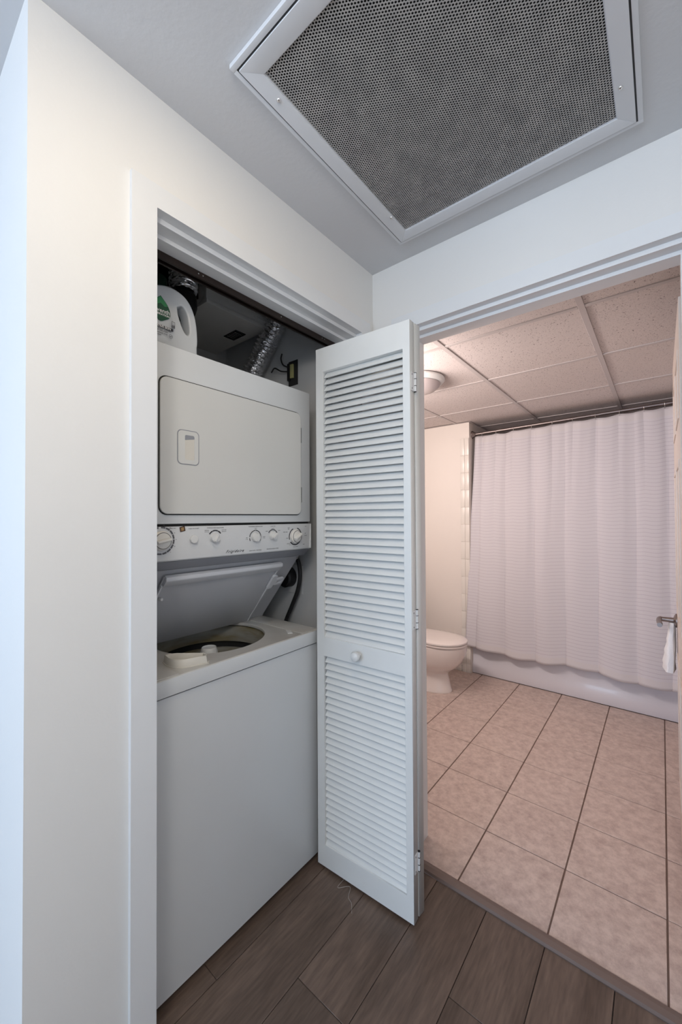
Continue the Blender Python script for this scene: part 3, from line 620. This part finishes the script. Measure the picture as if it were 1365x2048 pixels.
def dial(name, y, z, r, rot, big):
    n = 32; x = px_(z)
    if big: prof = [(r * 1.18, x), (r * 1.16, x + 0.006), (r * 1.0, x + 0.009), (r * 0.98, x + 0.012), (r * 0.92, x + 0.013), (0.001, x + 0.0135)]
    else: prof = [(r * 1.02, x), (r, x + 0.010), (r * 0.93, x + 0.0125), (0.001, x + 0.0128)]
    parts = [to_mesh(MB().lathe(prof, (0, y, z), 'x', n))]
    c, s_ = math.cos(rot), math.sin(rot); hh = 0.011 if big else 0.008; wv = r * 0.30; L = r * 0.90
    x1 = prof[-1][1] - 0.001; P = []
    for (a, wdt, xx) in ((-L, wv * 0.8, x1), (L, wv * 0.8, x1), (L * 0.92, wv * 0.45, x1 + hh), (-L * 0.92, wv * 0.45, x1 + hh)): P.append((a, wdt, xx))
    V = [(xx, y + a * c - wdt * s_, z + a * s_ + wdt * c) for (a, wdt, xx) in P] + [(xx, y + a * c + wdt * s_, z + a * s_ - wdt * c) for (a, wdt, xx) in P]
    parts.append(to_mesh(MB().add(V, [(0, 1, 2, 3), (7, 6, 5, 4), (0, 4, 5, 1), (1, 5, 6, 2), (2, 6, 7, 3), (3, 7, 4, 0)]), 0.0015))
    k = finish(name, join(parts), 'knob' if big else 'plastic', cpo, True)
    if big:
        rg = curve_mesh([circ(0, 0, r * 0.985, 40), circ(0, 0, r * 0.93, 40)], 0.0002); rg.transform(frame_px(x + 0.0128, y, z)); finish('knob_ring', rg, 'ink', cpo)
    return k
dial('knob', -0.874, 1.3035, 0.0245, math.radians(12), True)
dial('knob', -0.334, 1.2945, 0.0235, math.radians(30), True)
dial('knob', -0.700, 1.3040, 0.0145, math.radians(62), False)
dial('knob', -0.533, 1.2990, 0.0160, math.radians(88), False)
dial('knob', -0.452, 1.3015, 0.0150, math.radians(40), False)
pb = MB().lathe([(0.0125, px_(1.303)), (0.0125, px_(1.303) + 0.008), (0.011, px_(1.303) + 0.0095), (0.001, px_(1.303) + 0.010)], (0, -0.774, 1.303), 'x', 28)
obj('push_button', pb, 'plastic', cpo, smooth=True)
def sector(cy, cz, r0, r1, a0, a1, n=14):
    out = [(cy + r1 * math.cos(a0 + (a1 - a0) * k / n), cz + r1 * math.sin(a0 + (a1 - a0) * k / n)) for k in range(n + 1)]
    out += [(cy + r0 * math.cos(a1 - (a1 - a0) * k / n), cz + r0 * math.sin(a1 - (a1 - a0) * k / n)) for k in range(n + 1)]
    return out
D = math.radians
def marks(y, z, segs, m='ink'):
    ms = []
    for (r0, r1, a0, a1) in segs:
        q = curve_mesh([sector(0, 0, r0, r1, D(a0), D(a1))], 0.0002); ms.append(q)
    j = join(ms); j.transform(frame_pt(px_(z) + 0.0006, y, z)); finish('dial_marking', j, m, cpo)
marks(-0.876, 1.3035, [(0.0365, 0.0415, a, a + 19) for a in range(-270 + 12, 78, 22)], 'greyink')
marks(-0.334, 1.2945, [(0.0315, 0.0350, -20, 75), (0.0315, 0.0350, 115, 200), (0.0305, 0.0350, 220, 320)])
marks(-0.697, 1.3040, [(0.0225, 0.0265, 35, 65), (0.0225, 0.0265, 68, 112), (0.0225, 0.0265, 115, 148)])
marks(-0.533, 1.2990, [(0.0235, 0.0262, -30, 88), (0.0235, 0.0262, 92, 175), (0.0235, 0.0262, 185, 208)])
marks(-0.452, 1.3015, [(0.0215, 0.0245, 28, 52), (0.0215, 0.0245, 55, 88), (0.0215, 0.0245, 92, 150)])
marks(-0.697, 1.3040, [(0.0125, 0.0142, 20, 40)]); marks(-0.533, 1.2990, [(0.0125, 0.0142, 30, 70)])
labs = [('TIMED DRY', -0.842, 1.3385, 0.0050), ('PUSH TO START', -0.773, 1.3365, 0.0056), ('TEMPERATURE SELECTIONS', -0.697, 1.3370, 0.0058),
        ('REGULAR', -0.728, 1.3295, 0.0042), ('COTTON', -0.728, 1.3245, 0.0042), ('AUTO DRY', -0.664, 1.3295, 0.0042), ('DELICATE', -0.664, 1.3245, 0.0042),
        ('WASH/RINSE TEMPERATURES', -0.533, 1.3375, 0.0055), ('WARM', -0.533, 1.3310, 0.0040), ('COLD', -0.533, 1.3268, 0.0034), ('HOT', -0.570, 1.2985, 0.0042), ('COLD', -0.570, 1.2935, 0.0042), ('WARM', -0.493, 1.3000, 0.0042), ('COLD', -0.493, 1.2950, 0.0042),
        ('LOAD SIZE', -0.452, 1.3370, 0.0055), ('MEDIUM', -0.452, 1.3282, 0.0042), ('SMALL', -0.481, 1.3195, 0.0042), ('LARGE', -0.421, 1.3200, 0.0042),
        ('HEAVY', -0.372, 1.3290, 0.0044), ('SOIL', -0.372, 1.3240, 0.0042), ('PERM. PRESS', -0.388, 1.3130, 0.0046), ('RINSE', -0.378, 1.2890, 0.0042), ('DELICATE', -0.370, 1.2670, 0.0044), ('KNIT', -0.362, 1.2620, 0.0042),
        ('SOAK', -0.278, 1.3330, 0.0042), ('SPIN', -0.279, 1.3050, 0.0042), ('NORMAL', -0.276, 1.2965, 0.0042), ('RINSE', -0.285, 1.2610, 0.0044), ('PULL TO START', -0.330, 1.2535, 0.0042),
        ('HEAVY DUTY  TWO SPEED', -0.530, 1.2520, 0.0052), ('PRECISION WASH SYSTEM', -0.450, 1.2530, 0.0056)]
for q, t in enumerate(('60', '50', '40', '30', '20', '10')):
    a = D(80 - q * 26); labs.append((t, -0.876 + 0.0460 * math.cos(a), 1.3035 + 0.0460 * math.sin(a), 0.0044))
ms = []
for (t, y, z, sz) in labs:
    q = text_mesh(t, sz * 0.84, extrude=0.0001, space=1.05); q.transform(frame_pt(px_(z) + 0.0006, y, z)); ms.append(q)
finish('lettering', join(ms), 'greyink', cpo)
q = text_mesh('Frigidaire', 0.0135, shear=0.7, extrude=0.0002, bold=0.0001, space=1.35); q.transform(frame_pt(px_(1.2555) + 0.0006, -0.6190, 1.2555)); finish('brand_script', q, 'ink', cpo)
stm = curve_mesh([rrect(-0.0085, 0.0085, -0.0075, 0.0075, 0.001)], 0.0002); stm.transform(frame_pt(px_(1.337) + 0.0012, -0.811, 1.336) @ Matrix.Rotation(D(12), 4, 'Z')); sto = finish('sticker', stm, 'sticker', cpo)
sti = curve_mesh([rrect(-0.0045, 0.0045, -0.0048, 0.0048, 0.001)], 0.0002); sti.transform(frame_pt(px_(1.337) + 0.0017, -0.811, 1.336) @ Matrix.Rotation(D(12), 4, 'Z')); finish('sticker_print', sti, 'stickerin', cpo)

# ================================================================ DETERGENT BOTTLE
bt = thing('detergent_bottle', 'white laundry detergent jug with a green leaf label on top of the dryer', 'bottle', (-0.235, -0.84, 1.885))
outl = smoothpath([(-0.905, 1.892, 0), (-0.75, 1.890, 0), (-0.733, 1.93, 0), (-0.732, 1.975, 0), (-0.738, 2.02, 0), (-0.752, 2.055, 0), (-0.776, 2.079, 0), (-0.815, 2.088, 0), (-0.852, 2.080, 0), (-0.885, 2.062, 0), (-0.925, 2.035, 0), (-0.940, 1.99, 0), (-0.940, 1.93, 0), (-0.930, 1.90, 0)], 4)
hole0 = smoothpath([(-0.798, 2.040, 0), (-0.779, 2.052, 0), (-0.762, 2.036, 0), (-0.755, 2.005, 0), (-0.753, 1.972, 0), (-0.762, 1.958, 0), (-0.775, 1.965, 0), (-0.787, 1.99, 0), (-0.795, 2.015, 0)], 4)
hole = [Vector((-0.775 + (p.x + 0.775) * 1.18, 2.003 + (p.y - 2.003) * 1.04, 0)) for p in hole0]
me = curve_mesh([[(p.x, p.y) for p in outl], [(p.x, p.y) for p in hole]], 0.020, 0.0055, 4)
me.transform(frame_px(-0.229, 0, 0)); bo = finish('jug', me, 'bottle', bt, True)
# swelling of the body (front bulge)
bb = [[(-0.229 + 0.0250 + dx, -0.868 + 0.064 * k * math.cos(a), 1.963 + 0.062 * k * math.sin(a)) for a in [2 * PI * j / 32 for j in range(32)]] for (k, dx) in ((1.0, 0.0), (0.9, 0.003), (0.6, 0.006), (0.02, 0.007))]
obj('label_bulge', MB().loft(bb), 'bottle', bt, smooth=True)
obj('cap', MB().lathe([(0.027, 2.060), (0.027, 2.122), (0.023, 2.129), (0.001, 2.130)], (-0.240, -0.842, 0), 'z', 28), 'greencap', bt, smooth=True)
XF = -0.1955
def flat(name, poly, m, dx=0.0):
    q = curve_mesh([poly], 0.0002); q.transform(frame_px(XF + dx, -0.007, -0.004)); return finish(name, q, m, bt)
drop = [(p.x, p.y) for p in smoothpath([(-0.8475, 2.052, 0), (-0.826, 2.030, 0), (-0.817, 2.008, 0), (-0.820, 1.992, 0), (-0.833, 1.982, 0), (-0.848, 1.974, 0), (-0.863, 1.982, 0), (-0.876, 1.992, 0), (-0.879, 2.008, 0), (-0.870, 2.030, 0), (-0.8478, 2.052, 0)], 3)]
flat('label_drop', drop, 'green')
flat('label_leaf', [(-0.8475, 2.050), (-0.8340, 2.038), (-0.8250, 2.026), (-0.8350, 2.022), (-0.8475, 2.030), (-0.860, 2.022), (-0.870, 2.026), (-0.861, 2.038)], 'green2', 0.0004)
flat('label_band', rrect(-0.885, -0.8075, 1.954, 1.9625, 0.001), 'ink', 0.0004)
for (t, y, z, sz) in (('seventh', -0.8470, 2.0065, 0.0185), ('GENERATION', -0.8470, 1.9950, 0.0086), ('SENSITIVE SKIN', -0.8470, 1.9582, 0.0092)):
    q = text_mesh(t, sz, extrude=0.0001, bold=0.0002); q.transform(frame_px(XF + 0.0009, y - 0.007, z - 0.004)); finish('label_lettering', q, 'whiteink', bt)
ms = []
for (t, y, z, sz) in (('NATURAL LAUNDRY DETERGENT', -0.846, 1.9500, 0.0042), ('LIQUID  FREE & CLEAR', -0.846, 1.9452, 0.0042), ('0% FRAGRANCES, DYES', -0.852, 1.9380, 0.0050), ('60', -0.8155, 1.9370, 0.007), ('USDA', -0.8075, 1.9745, 0.004), ('53 LOADS', -0.857, 1.9315, 0.005)):
    q = text_mesh(t, sz, extrude=0.0001, bold=0.0001); q.transform(frame_px(XF + 0.0004, y - 0.007, z - 0.004)); ms.append(q)
ms.append((lambda q: (q.transform(frame_px(XF + 0.0004, -0.007, -0.004)), q)[1])(curve_mesh([circ(-0.8155, 1.937, 0.0062, 24), circ(-0.8155, 1.937, 0.0054, 24)], 0.0002)))
ms.append((lambda q: (q.transform(frame_px(XF + 0.0004, -0.007, -0.004)), q)[1])(curve_mesh([rrect(-0.813, -0.802, 1.966, 1.986, 0.001), rrect(-0.8120, -0.8030, 1.974, 1.985, 0.001)], 0.0002)))
finish('label_small_print', join(ms), 'greyink', bt)

# ================================================================ CLOSET FITTINGS
def flex(path, r, amp, pitch=0.019):
    P = smoothpath(path, 30); pts = [P[0]]; d = 0
    L = sum((P[i + 1] - P[i]).length for i in range(len(P) - 1)); n = int(L / pitch * 6); acc = [0]
    for i in range(len(P) - 1): acc.append(acc[-1] + (P[i + 1] - P[i]).length)
    out = []; j = 0
    for k in range(n + 1):
        t = L * k / n
        while j < len(P) - 2 and acc[j + 1] < t: j += 1
        u = (t - acc[j]) / max(acc[j + 1] - acc[j], 1e-6); out.append(P[j].lerp(P[j + 1], min(u, 1)))
    mb = MB(); mb.tube(out, r, 34, rf=lambda i: r + amp * (0.5 - 0.5 * math.cos(2 * PI * i / 6)))
    mb.v = [(x + random.uniform(-1, 1) * 0.0014, y + random.uniform(-1, 1) * 0.0014, z + random.uniform(-1, 1) * 0.0014) for (x, y, z) in mb.v]
    return mb
top(obj('foil_duct', flex([(-0.73, -0.195, 1.965), (-0.62, -0.175, 2.105), (-0.522, -0.168, 2.218), (-0.456, -0.162, 2.30), (-0.435, -0.162, 2.36), (-0.435, -0.162, 2.435)], 0.041, 0.011), 'foil'), 'crinkled silver foil dryer duct rising behind the dryer at right', 'duct')
top(obj('foil_duct', flex([(-0.46, -0.635, 2.252), (-0.46, -0.635, 2.35), (-0.46, -0.635, 2.435)], 0.046, 0.008), 'foil'), 'short shiny foil duct collar above the detergent jug', 'duct')
bx = MB().lathe([(0.046, 2.175), (0.052, 2.195), (0.049, 2.238)], (-0.46, -0.635, 0), 'z', 24).tube(smoothpath([(-0.46, -0.635, 2.205), (-0.50, -0.68, 2.175), (-0.58, -0.76, 2.15), (-0.90, -0.82, 2.13)], 6), 0.048, 20)
top(obj('shadow_boot', bx, 'black', smooth=True), 'black boot shape standing for the shadow below the short foil collar', 'duct')  # black form stands in for the shadow behind the jug
gr = thing('soffit_grille', 'small dark vent grille under the closet soffit', 'vent', (-0.66, -0.24, 2.284))
obj('grille_frame', ring_box(MB(), -0.72, -0.62, -0.275, -0.215, (0.006,) * 4, 2.283, 2.2865), 'dark', gr)
for q in range(6): obj('grille_slat', MB().box(-0.712 + q * 0.0145, -0.706 + q * 0.0145, -0.269, -0.221, 2.2835, 2.2865), 'black', gr)
# open junction box in the right closet wall
jb = thing('junction_box', 'open electrical box with loose black wires in the closet side wall', 'electrical box', (-0.40, -0.1005, 2.02))
obj('box_opening', MB().box(-0.430, -0.368, -0.1035, -0.1002, 2.010, 2.130), 'dark', jb)
obj('device', MB().box(-0.412, -0.392, -0.112, -0.1037, 2.045, 2.112), 'yellow', jb, bevel=0.001)
obj('bracket', MB().box(-0.428, -0.414, -0.116, -0.1037, 2.035, 2.118), 'black', jb, bevel=0.001)
obj('wire', MB().tube(smoothpath([(-0.42, -0.110, 2.10), (-0.445, -0.125, 2.115), (-0.455, -0.13, 2.145), (-0.450, -0.128, 2.17)], 6), 0.0035, 8), 'black', jb, smooth=True)
obj('wire', MB().tube(smoothpath([(-0.42, -0.110, 2.08), (-0.455, -0.13, 2.085), (-0.490, -0.14, 2.105), (-0.525, -0.13, 2.095)], 6), 0.0035, 8), 'black', jb, smooth=True)
# dryer outlet and cord
ou = thing('wall_outlet', 'white outlet plate on the closet side wall behind the dryer cord', 'outlet', (-0.40, -0.1005, 1.0))
obj('cover_plate', MB().box(-0.462, -0.337, -0.1075, -0.1003, 1.008, 1.142), 'closet', ou, bevel=0.002)
pc = thing('dryer_cord', 'thick black dryer power cord with its plug in the closet outlet', 'cord', (-0.36, -0.135, 0.86))
obj('cord', MB().tube(smoothpath([(-0.41, -0.14, 1.215), (-0.352, -0.150, 1.200), (-0.322, -0.148, 1.165), (-0.313, -0.146, 1.104), (-0.333, -0.142, 1.032), (-0.37, -0.142, 0.958), (-0.411, -0.145, 0.876), (-0.45, -0.15, 0.75), (-0.49, -0.15, 0.6)], 8), 0.0095, 14), 'black', pc, smooth=True)
obj('plug', MB().loft([[(-0.415 + 0.045 * k * math.cos(a), y, 1.085 + 0.048 * k * math.sin(a)) for a in [2 * PI * j / 20 for j in range(20)]] for (k, y) in ((0.8, -0.1077), (1.0, -0.112), (1.0, -0.150), (0.85, -0.158), (0.3, -0.160))]), 'black', pc, smooth=True)

# ================================================================ BATHROOM THINGS
tb = thing('bathtub', 'white alcove bathtub behind the shower curtain', 'bathtub', (0.44, 2.37, 0.0))
ap = [(1.986, 0.0062), (1.984, 0.088), (1.996, 0.112), (1.998, 0.30), (1.990, 0.325), (1.984, 0.345), (1.986, 0.362), (1.998, 0.370), (2.055, 0.370), (2.055, 0.345), (2.03, 0.30), (2.03, 0.0062)]
obj('apron', MB().prism([(-0.3245, p[0], p[1]) for p in ap], (1.524, 0, 0)), 'tub', tb, bevel=0.004)
bs = MB(); rg = []
for (z, i) in ((0.370, 0.0), (0.360, 0.012), (0.20, 0.04), (0.09, 0.07), (0.06, 0.12)):
    rg.append([(p[0], p[1], z) for p in rrect(-0.27 + i, 1.145 - i, 2.06 + i, 2.70 - i, 0.10, 6)])
bs.loft([[(p[0], p[1], 0.370) for p in rrect(-0.3245, 1.1995, 2.0552, 2.7595, 0.004, 6)]] + rg, caps=False); bs.f.append(tuple(range(len(bs.v) - 28, len(bs.v))))
obj('basin', bs, 'tub', tb, smooth=True)
rod0, rod1 = Vector((-0.324, 2.03, 2.100)), Vector((1.199, 2.03, 2.134))
rd = thing('curtain_rod', 'brushed nickel shower curtain rod just under the bathroom ceiling', 'curtain rod', (0.44, 2.03, 2.09))
obj('rod', MB().tube([rod0, rod0.lerp(rod1, .5), rod1], 0.0125, 20), 'rod', rd, smooth=True)
for (p, sg) in ((rod0, 1), (rod1, -1)):
    obj('flange', MB().lathe([(0.034, p.x - 0.0005 * sg), (0.034, p.x + 0.006 * sg), (0.022, p.x + 0.020 * sg), (0.016, p.x + 0.032 * sg), (0.0127, p.x + 0.034 * sg)], (0, p.y, p.z), 'x', 24), 'rod', rd, smooth=True)
ringx = [-0.235, -0.115, 0.026, 0.167, 0.317, 0.457, 0.605, 0.751, 0.891, 1.004, 1.10]
def rodz(x): return rod0.z + (rod1.z - rod0.z) * (x - rod0.x) / (rod1.x - rod0.x)
# curtain
folds = [-0.300, -0.228, -0.030, 0.194, 0.408, 0.618, 0.842, 1.020, 1.17]
def ctop(x):
    xs = [-0.30] + ringx + [1.17]; k = 0
    while k < len(xs) - 2 and x > xs[k + 1]: k += 1
    t = (x - xs[k]) / (xs[k + 1] - xs[k]); sag = 0.006 + 0.010 * ((k * 37) % 5) / 5
    if k == 0: sag = 0.003
    return rodz(x) - 0.022 - sag * math.sin(PI * min(max(t, 0), 1))
NX, NZ = 420, 90; V = []; F = []; UV = []
amps = [0.014, 0.036, 0.030, 0.042, 0.034, 0.046, 0.036, 0.03]
for j in range(NZ + 1):
    tz = j / NZ
    for i in range(NX + 1):
        x = -0.300 + 1.47 * i / NX; k = 0
        while k < len(folds) - 2 and x > folds[k + 1]: k += 1
        t = (x - folds[k]) / (folds[k + 1] - folds[k])
        fl_ = amps[k] * (0.45 + 0.55 * tz) * (t ** 0.55 * (1 - t) ** 1.1) * 2.2                      # skewed bulge: crease at the left edge
        rip = 0.0018 * math.sin(x * 46 + 2.3 * math.sin(x * 7)) * (1 - 0.5 * tz) + 0.0012 * math.sin(x * 90 + 5 * tz) * (1 - tz) ** 2
        drift = 0.012 * math.sin(x * 5.1 + tz * 3.0) * tz
        kk = min(max([q for q, rx_ in enumerate([-0.30] + ringx) if rx_ <= x] or [0]), len(ringx) - 1); ra = ([-0.30] + ringx)[kk]; rb = ringx[kk] if kk < len(ringx) else 1.17
        tr_ = (x - ra) / max(rb - ra, 1e-3); rip += (0.016 * math.sin(PI * min(max(tr_, 0), 1)) - 0.008) * math.exp(-tz * 5.0)
        zt = ctop(x); zb = 0.235 - 0.012 * math.sin(x * 8.3 + 0.6) - 0.004 * math.sin(x * 27)
        z = zt + (zb - zt) * tz
        y = 2.026 - 0.092 * tz ** 0.8 - fl_ - rip - drift
        xx = x + (-0.066 * tz * max(0, 1 - (x + 0.3) / 0.25) ** 1.5) + 0.004 * math.sin(tz * 9 + k * 2)
        V.append((xx, y, z)); UV.append((x, (1 - tz) * 1.86))
for j in range(NZ):
    for i in range(NX):
        a = j * (NX + 1) + i; F.append((a, a + NX + 1, a + NX + 2, a + 1))
me = bpy.data.meshes.new('curtain'); me.from_pydata(V, [], F); uvl = me.uv_layers.new(name='UVMap')
for lp_ in me.loops: uvl.data[lp_.index].uv = UV[lp_.vertex_index]
me.update(); cu = finish('shower_curtain', me, 'curtain', None, False)
for p in me.polygons: p.use_smooth = True
sm = cu.modifiers.new('thickness', 'SOLIDIFY'); sm.thickness = 0.0016; sm.offset = 0
top(cu, 'white shower curtain with fine horizontal ribs hanging outside the tub', 'shower curtain')
ctz = {}
for q, x in enumerate(ringx):
    z = rodz(x); mb = MB()
    mb.tube([(x + 0.002 * math.sin(a * 0.5), 2.03 + 0.0150 * math.cos(a) * (1.0 if math.sin(a) > 0 else 0.8), z - 0.0035 + 0.0185 * math.sin(a) * (1 if math.sin(a) > 0 else 1.45)) for a in [2 * PI * k / 24 for k in range(24)] + [0.01]], 0.0013, 6)
    mb.tube(smoothpath([(x, 2.024, z - 0.028), (x + 0.003, 2.012, z - 0.036), (x + 0.005, 2.004, z - 0.032)], 4), 0.0013, 6)
    o = obj('curtain_ring', mb, 'chrome', smooth=True)
    names = ['at the far left beside the rod flange', 'second from the left end of the rod', 'third from the left end of the rod', 'fourth from the left end of the rod', 'fifth from the left end of the rod', 'sixth from the left end of the rod', 'seventh from the left end of the rod', 'eighth from the left end of the rod', 'ninth from the left, third from the open door', 'tenth from the left, next to the open door', 'at the far right hidden behind the open door']
    top(o, 'thin metal curtain ring ' + names[q], 'curtain ring', 'rings on the shower curtain rod')
# toilet
tl = thing('toilet', 'white toilet with closed lid beside the bathtub', 'toilet', (-0.6, 1.50, 0.004))
def egg(xf, xb, hw, z, n=40, p=1.0):
    cx = xf - (xf - xb) * 0.42; out = []
    for k in range(n):
        a = 2 * PI * k / n; c, s_ = math.cos(a), math.sin(a)
        rx = (xf - cx) if c > 0 else (cx - xb)
        if c < 0: c_ = -abs(c) ** 0.6; s2 = math.copysign(abs(s_) ** 0.85, s_)
        else: c_ = c; s2 = s_
        out.append((cx + rx * c_, 1.50 + hw * s2, z))
    return out
bowl = MB().loft([egg(-0.308, -0.84, 0.118, 0.0045), egg(-0.308, -0.84, 0.118, 0.018), egg(-0.316, -0.84, 0.110, 0.035), egg(-0.328, -0.84, 0.100, 0.09), egg(-0.338, -0.84, 0.094, 0.135), egg(-0.330, -0.84, 0.100, 0.155), egg(-0.300, -0.82, 0.125, 0.175), egg(-0.262, -0.80, 0.148, 0.205), egg(-0.225, -0.78, 0.166, 0.250), egg(-0.202, -0.77, 0.176, 0.300), egg(-0.192, -0.76, 0.181, 0.335), egg(-0.190, -0.76, 0.182, 0.368), egg(-0.200, -0.75, 0.174, 0.376)])
obj('bowl', bowl, 'porcelain', tl, smooth=True)
obj('seat', MB().loft([egg(-0.196, -0.70, 0.178, 0.3800), egg(-0.188, -0.70, 0.185, 0.3815), egg(-0.188, -0.70, 0.185, 0.3935), egg(-0.194, -0.70, 0.180, 0.3950)]), 'porcelain', tl, smooth=True)
obj('seat_lid', MB().loft([egg(-0.194, -0.70, 0.180, 0.3990), egg(-0.187, -0.70, 0.186, 0.4005), egg(-0.188, -0.70, 0.185, 0.411), egg(-0.205, -0.69, 0.172, 0.418), egg(-0.27, -0.64, 0.12, 0.423), egg(-0.38, -0.55, 0.04, 0.425)]), 'porcelain', tl, smooth=True)
obj('tank', MB().box(-0.978, -0.775, 1.27, 1.73, 0.38, 0.74), 'porcelain', tl, bevel=0.02, seg=4)
obj('tank_lid', MB().box(-0.978, -0.765, 1.262, 1.738, 0.742, 0.772), 'porcelain', tl, bevel=0.008, seg=3)
obj('flush_lever', MB().tube([(-0.772, 1.33, 0.69), (-0.760, 1.33, 0.69), (-0.758, 1.38, 0.688)], 0.005, 8), 'chrome', tl, smooth=True)
# ceiling lamp
cl = thing('ceiling_light', 'round white dome lamp on the bathroom drop ceiling', 'ceiling light', (-0.165, 0.72, ZC - 0.003))
obj('base_ring', MB().lathe([(0.165, ZC - 0.0032), (0.166, ZC - 0.012), (0.150, ZC - 0.030), (0.130, ZC - 0.034)], (-0.170, 0.72, 0), 'z', 48), 'plastic', cl, smooth=True)
obj('dome', MB().lathe([(0.140, ZC - 0.0345), (0.135, ZC - 0.045), (0.115, ZC - 0.062), (0.08, ZC - 0.074), (0.04, ZC - 0.080), (0.001, ZC - 0.081)], (-0.170, 0.72, 0), 'z', 48), 'lampglass', cl, smooth=True)
# lint thread on the planks
top(obj('thread', MB().tube(smoothpath([(0.030, -0.262, 0.0012), (0.034, -0.302, 0.0014), (0.066, -0.271, 0.0012), (0.087, -0.306, 0.0013), (0.110, -0.318, 0.0015), (0.132, -0.345, 0.0012)], 8), 0.0006, 5), 'fluff', smooth=True), 'pale wisp of lint lying on the planks by the bifold door', 'lint')
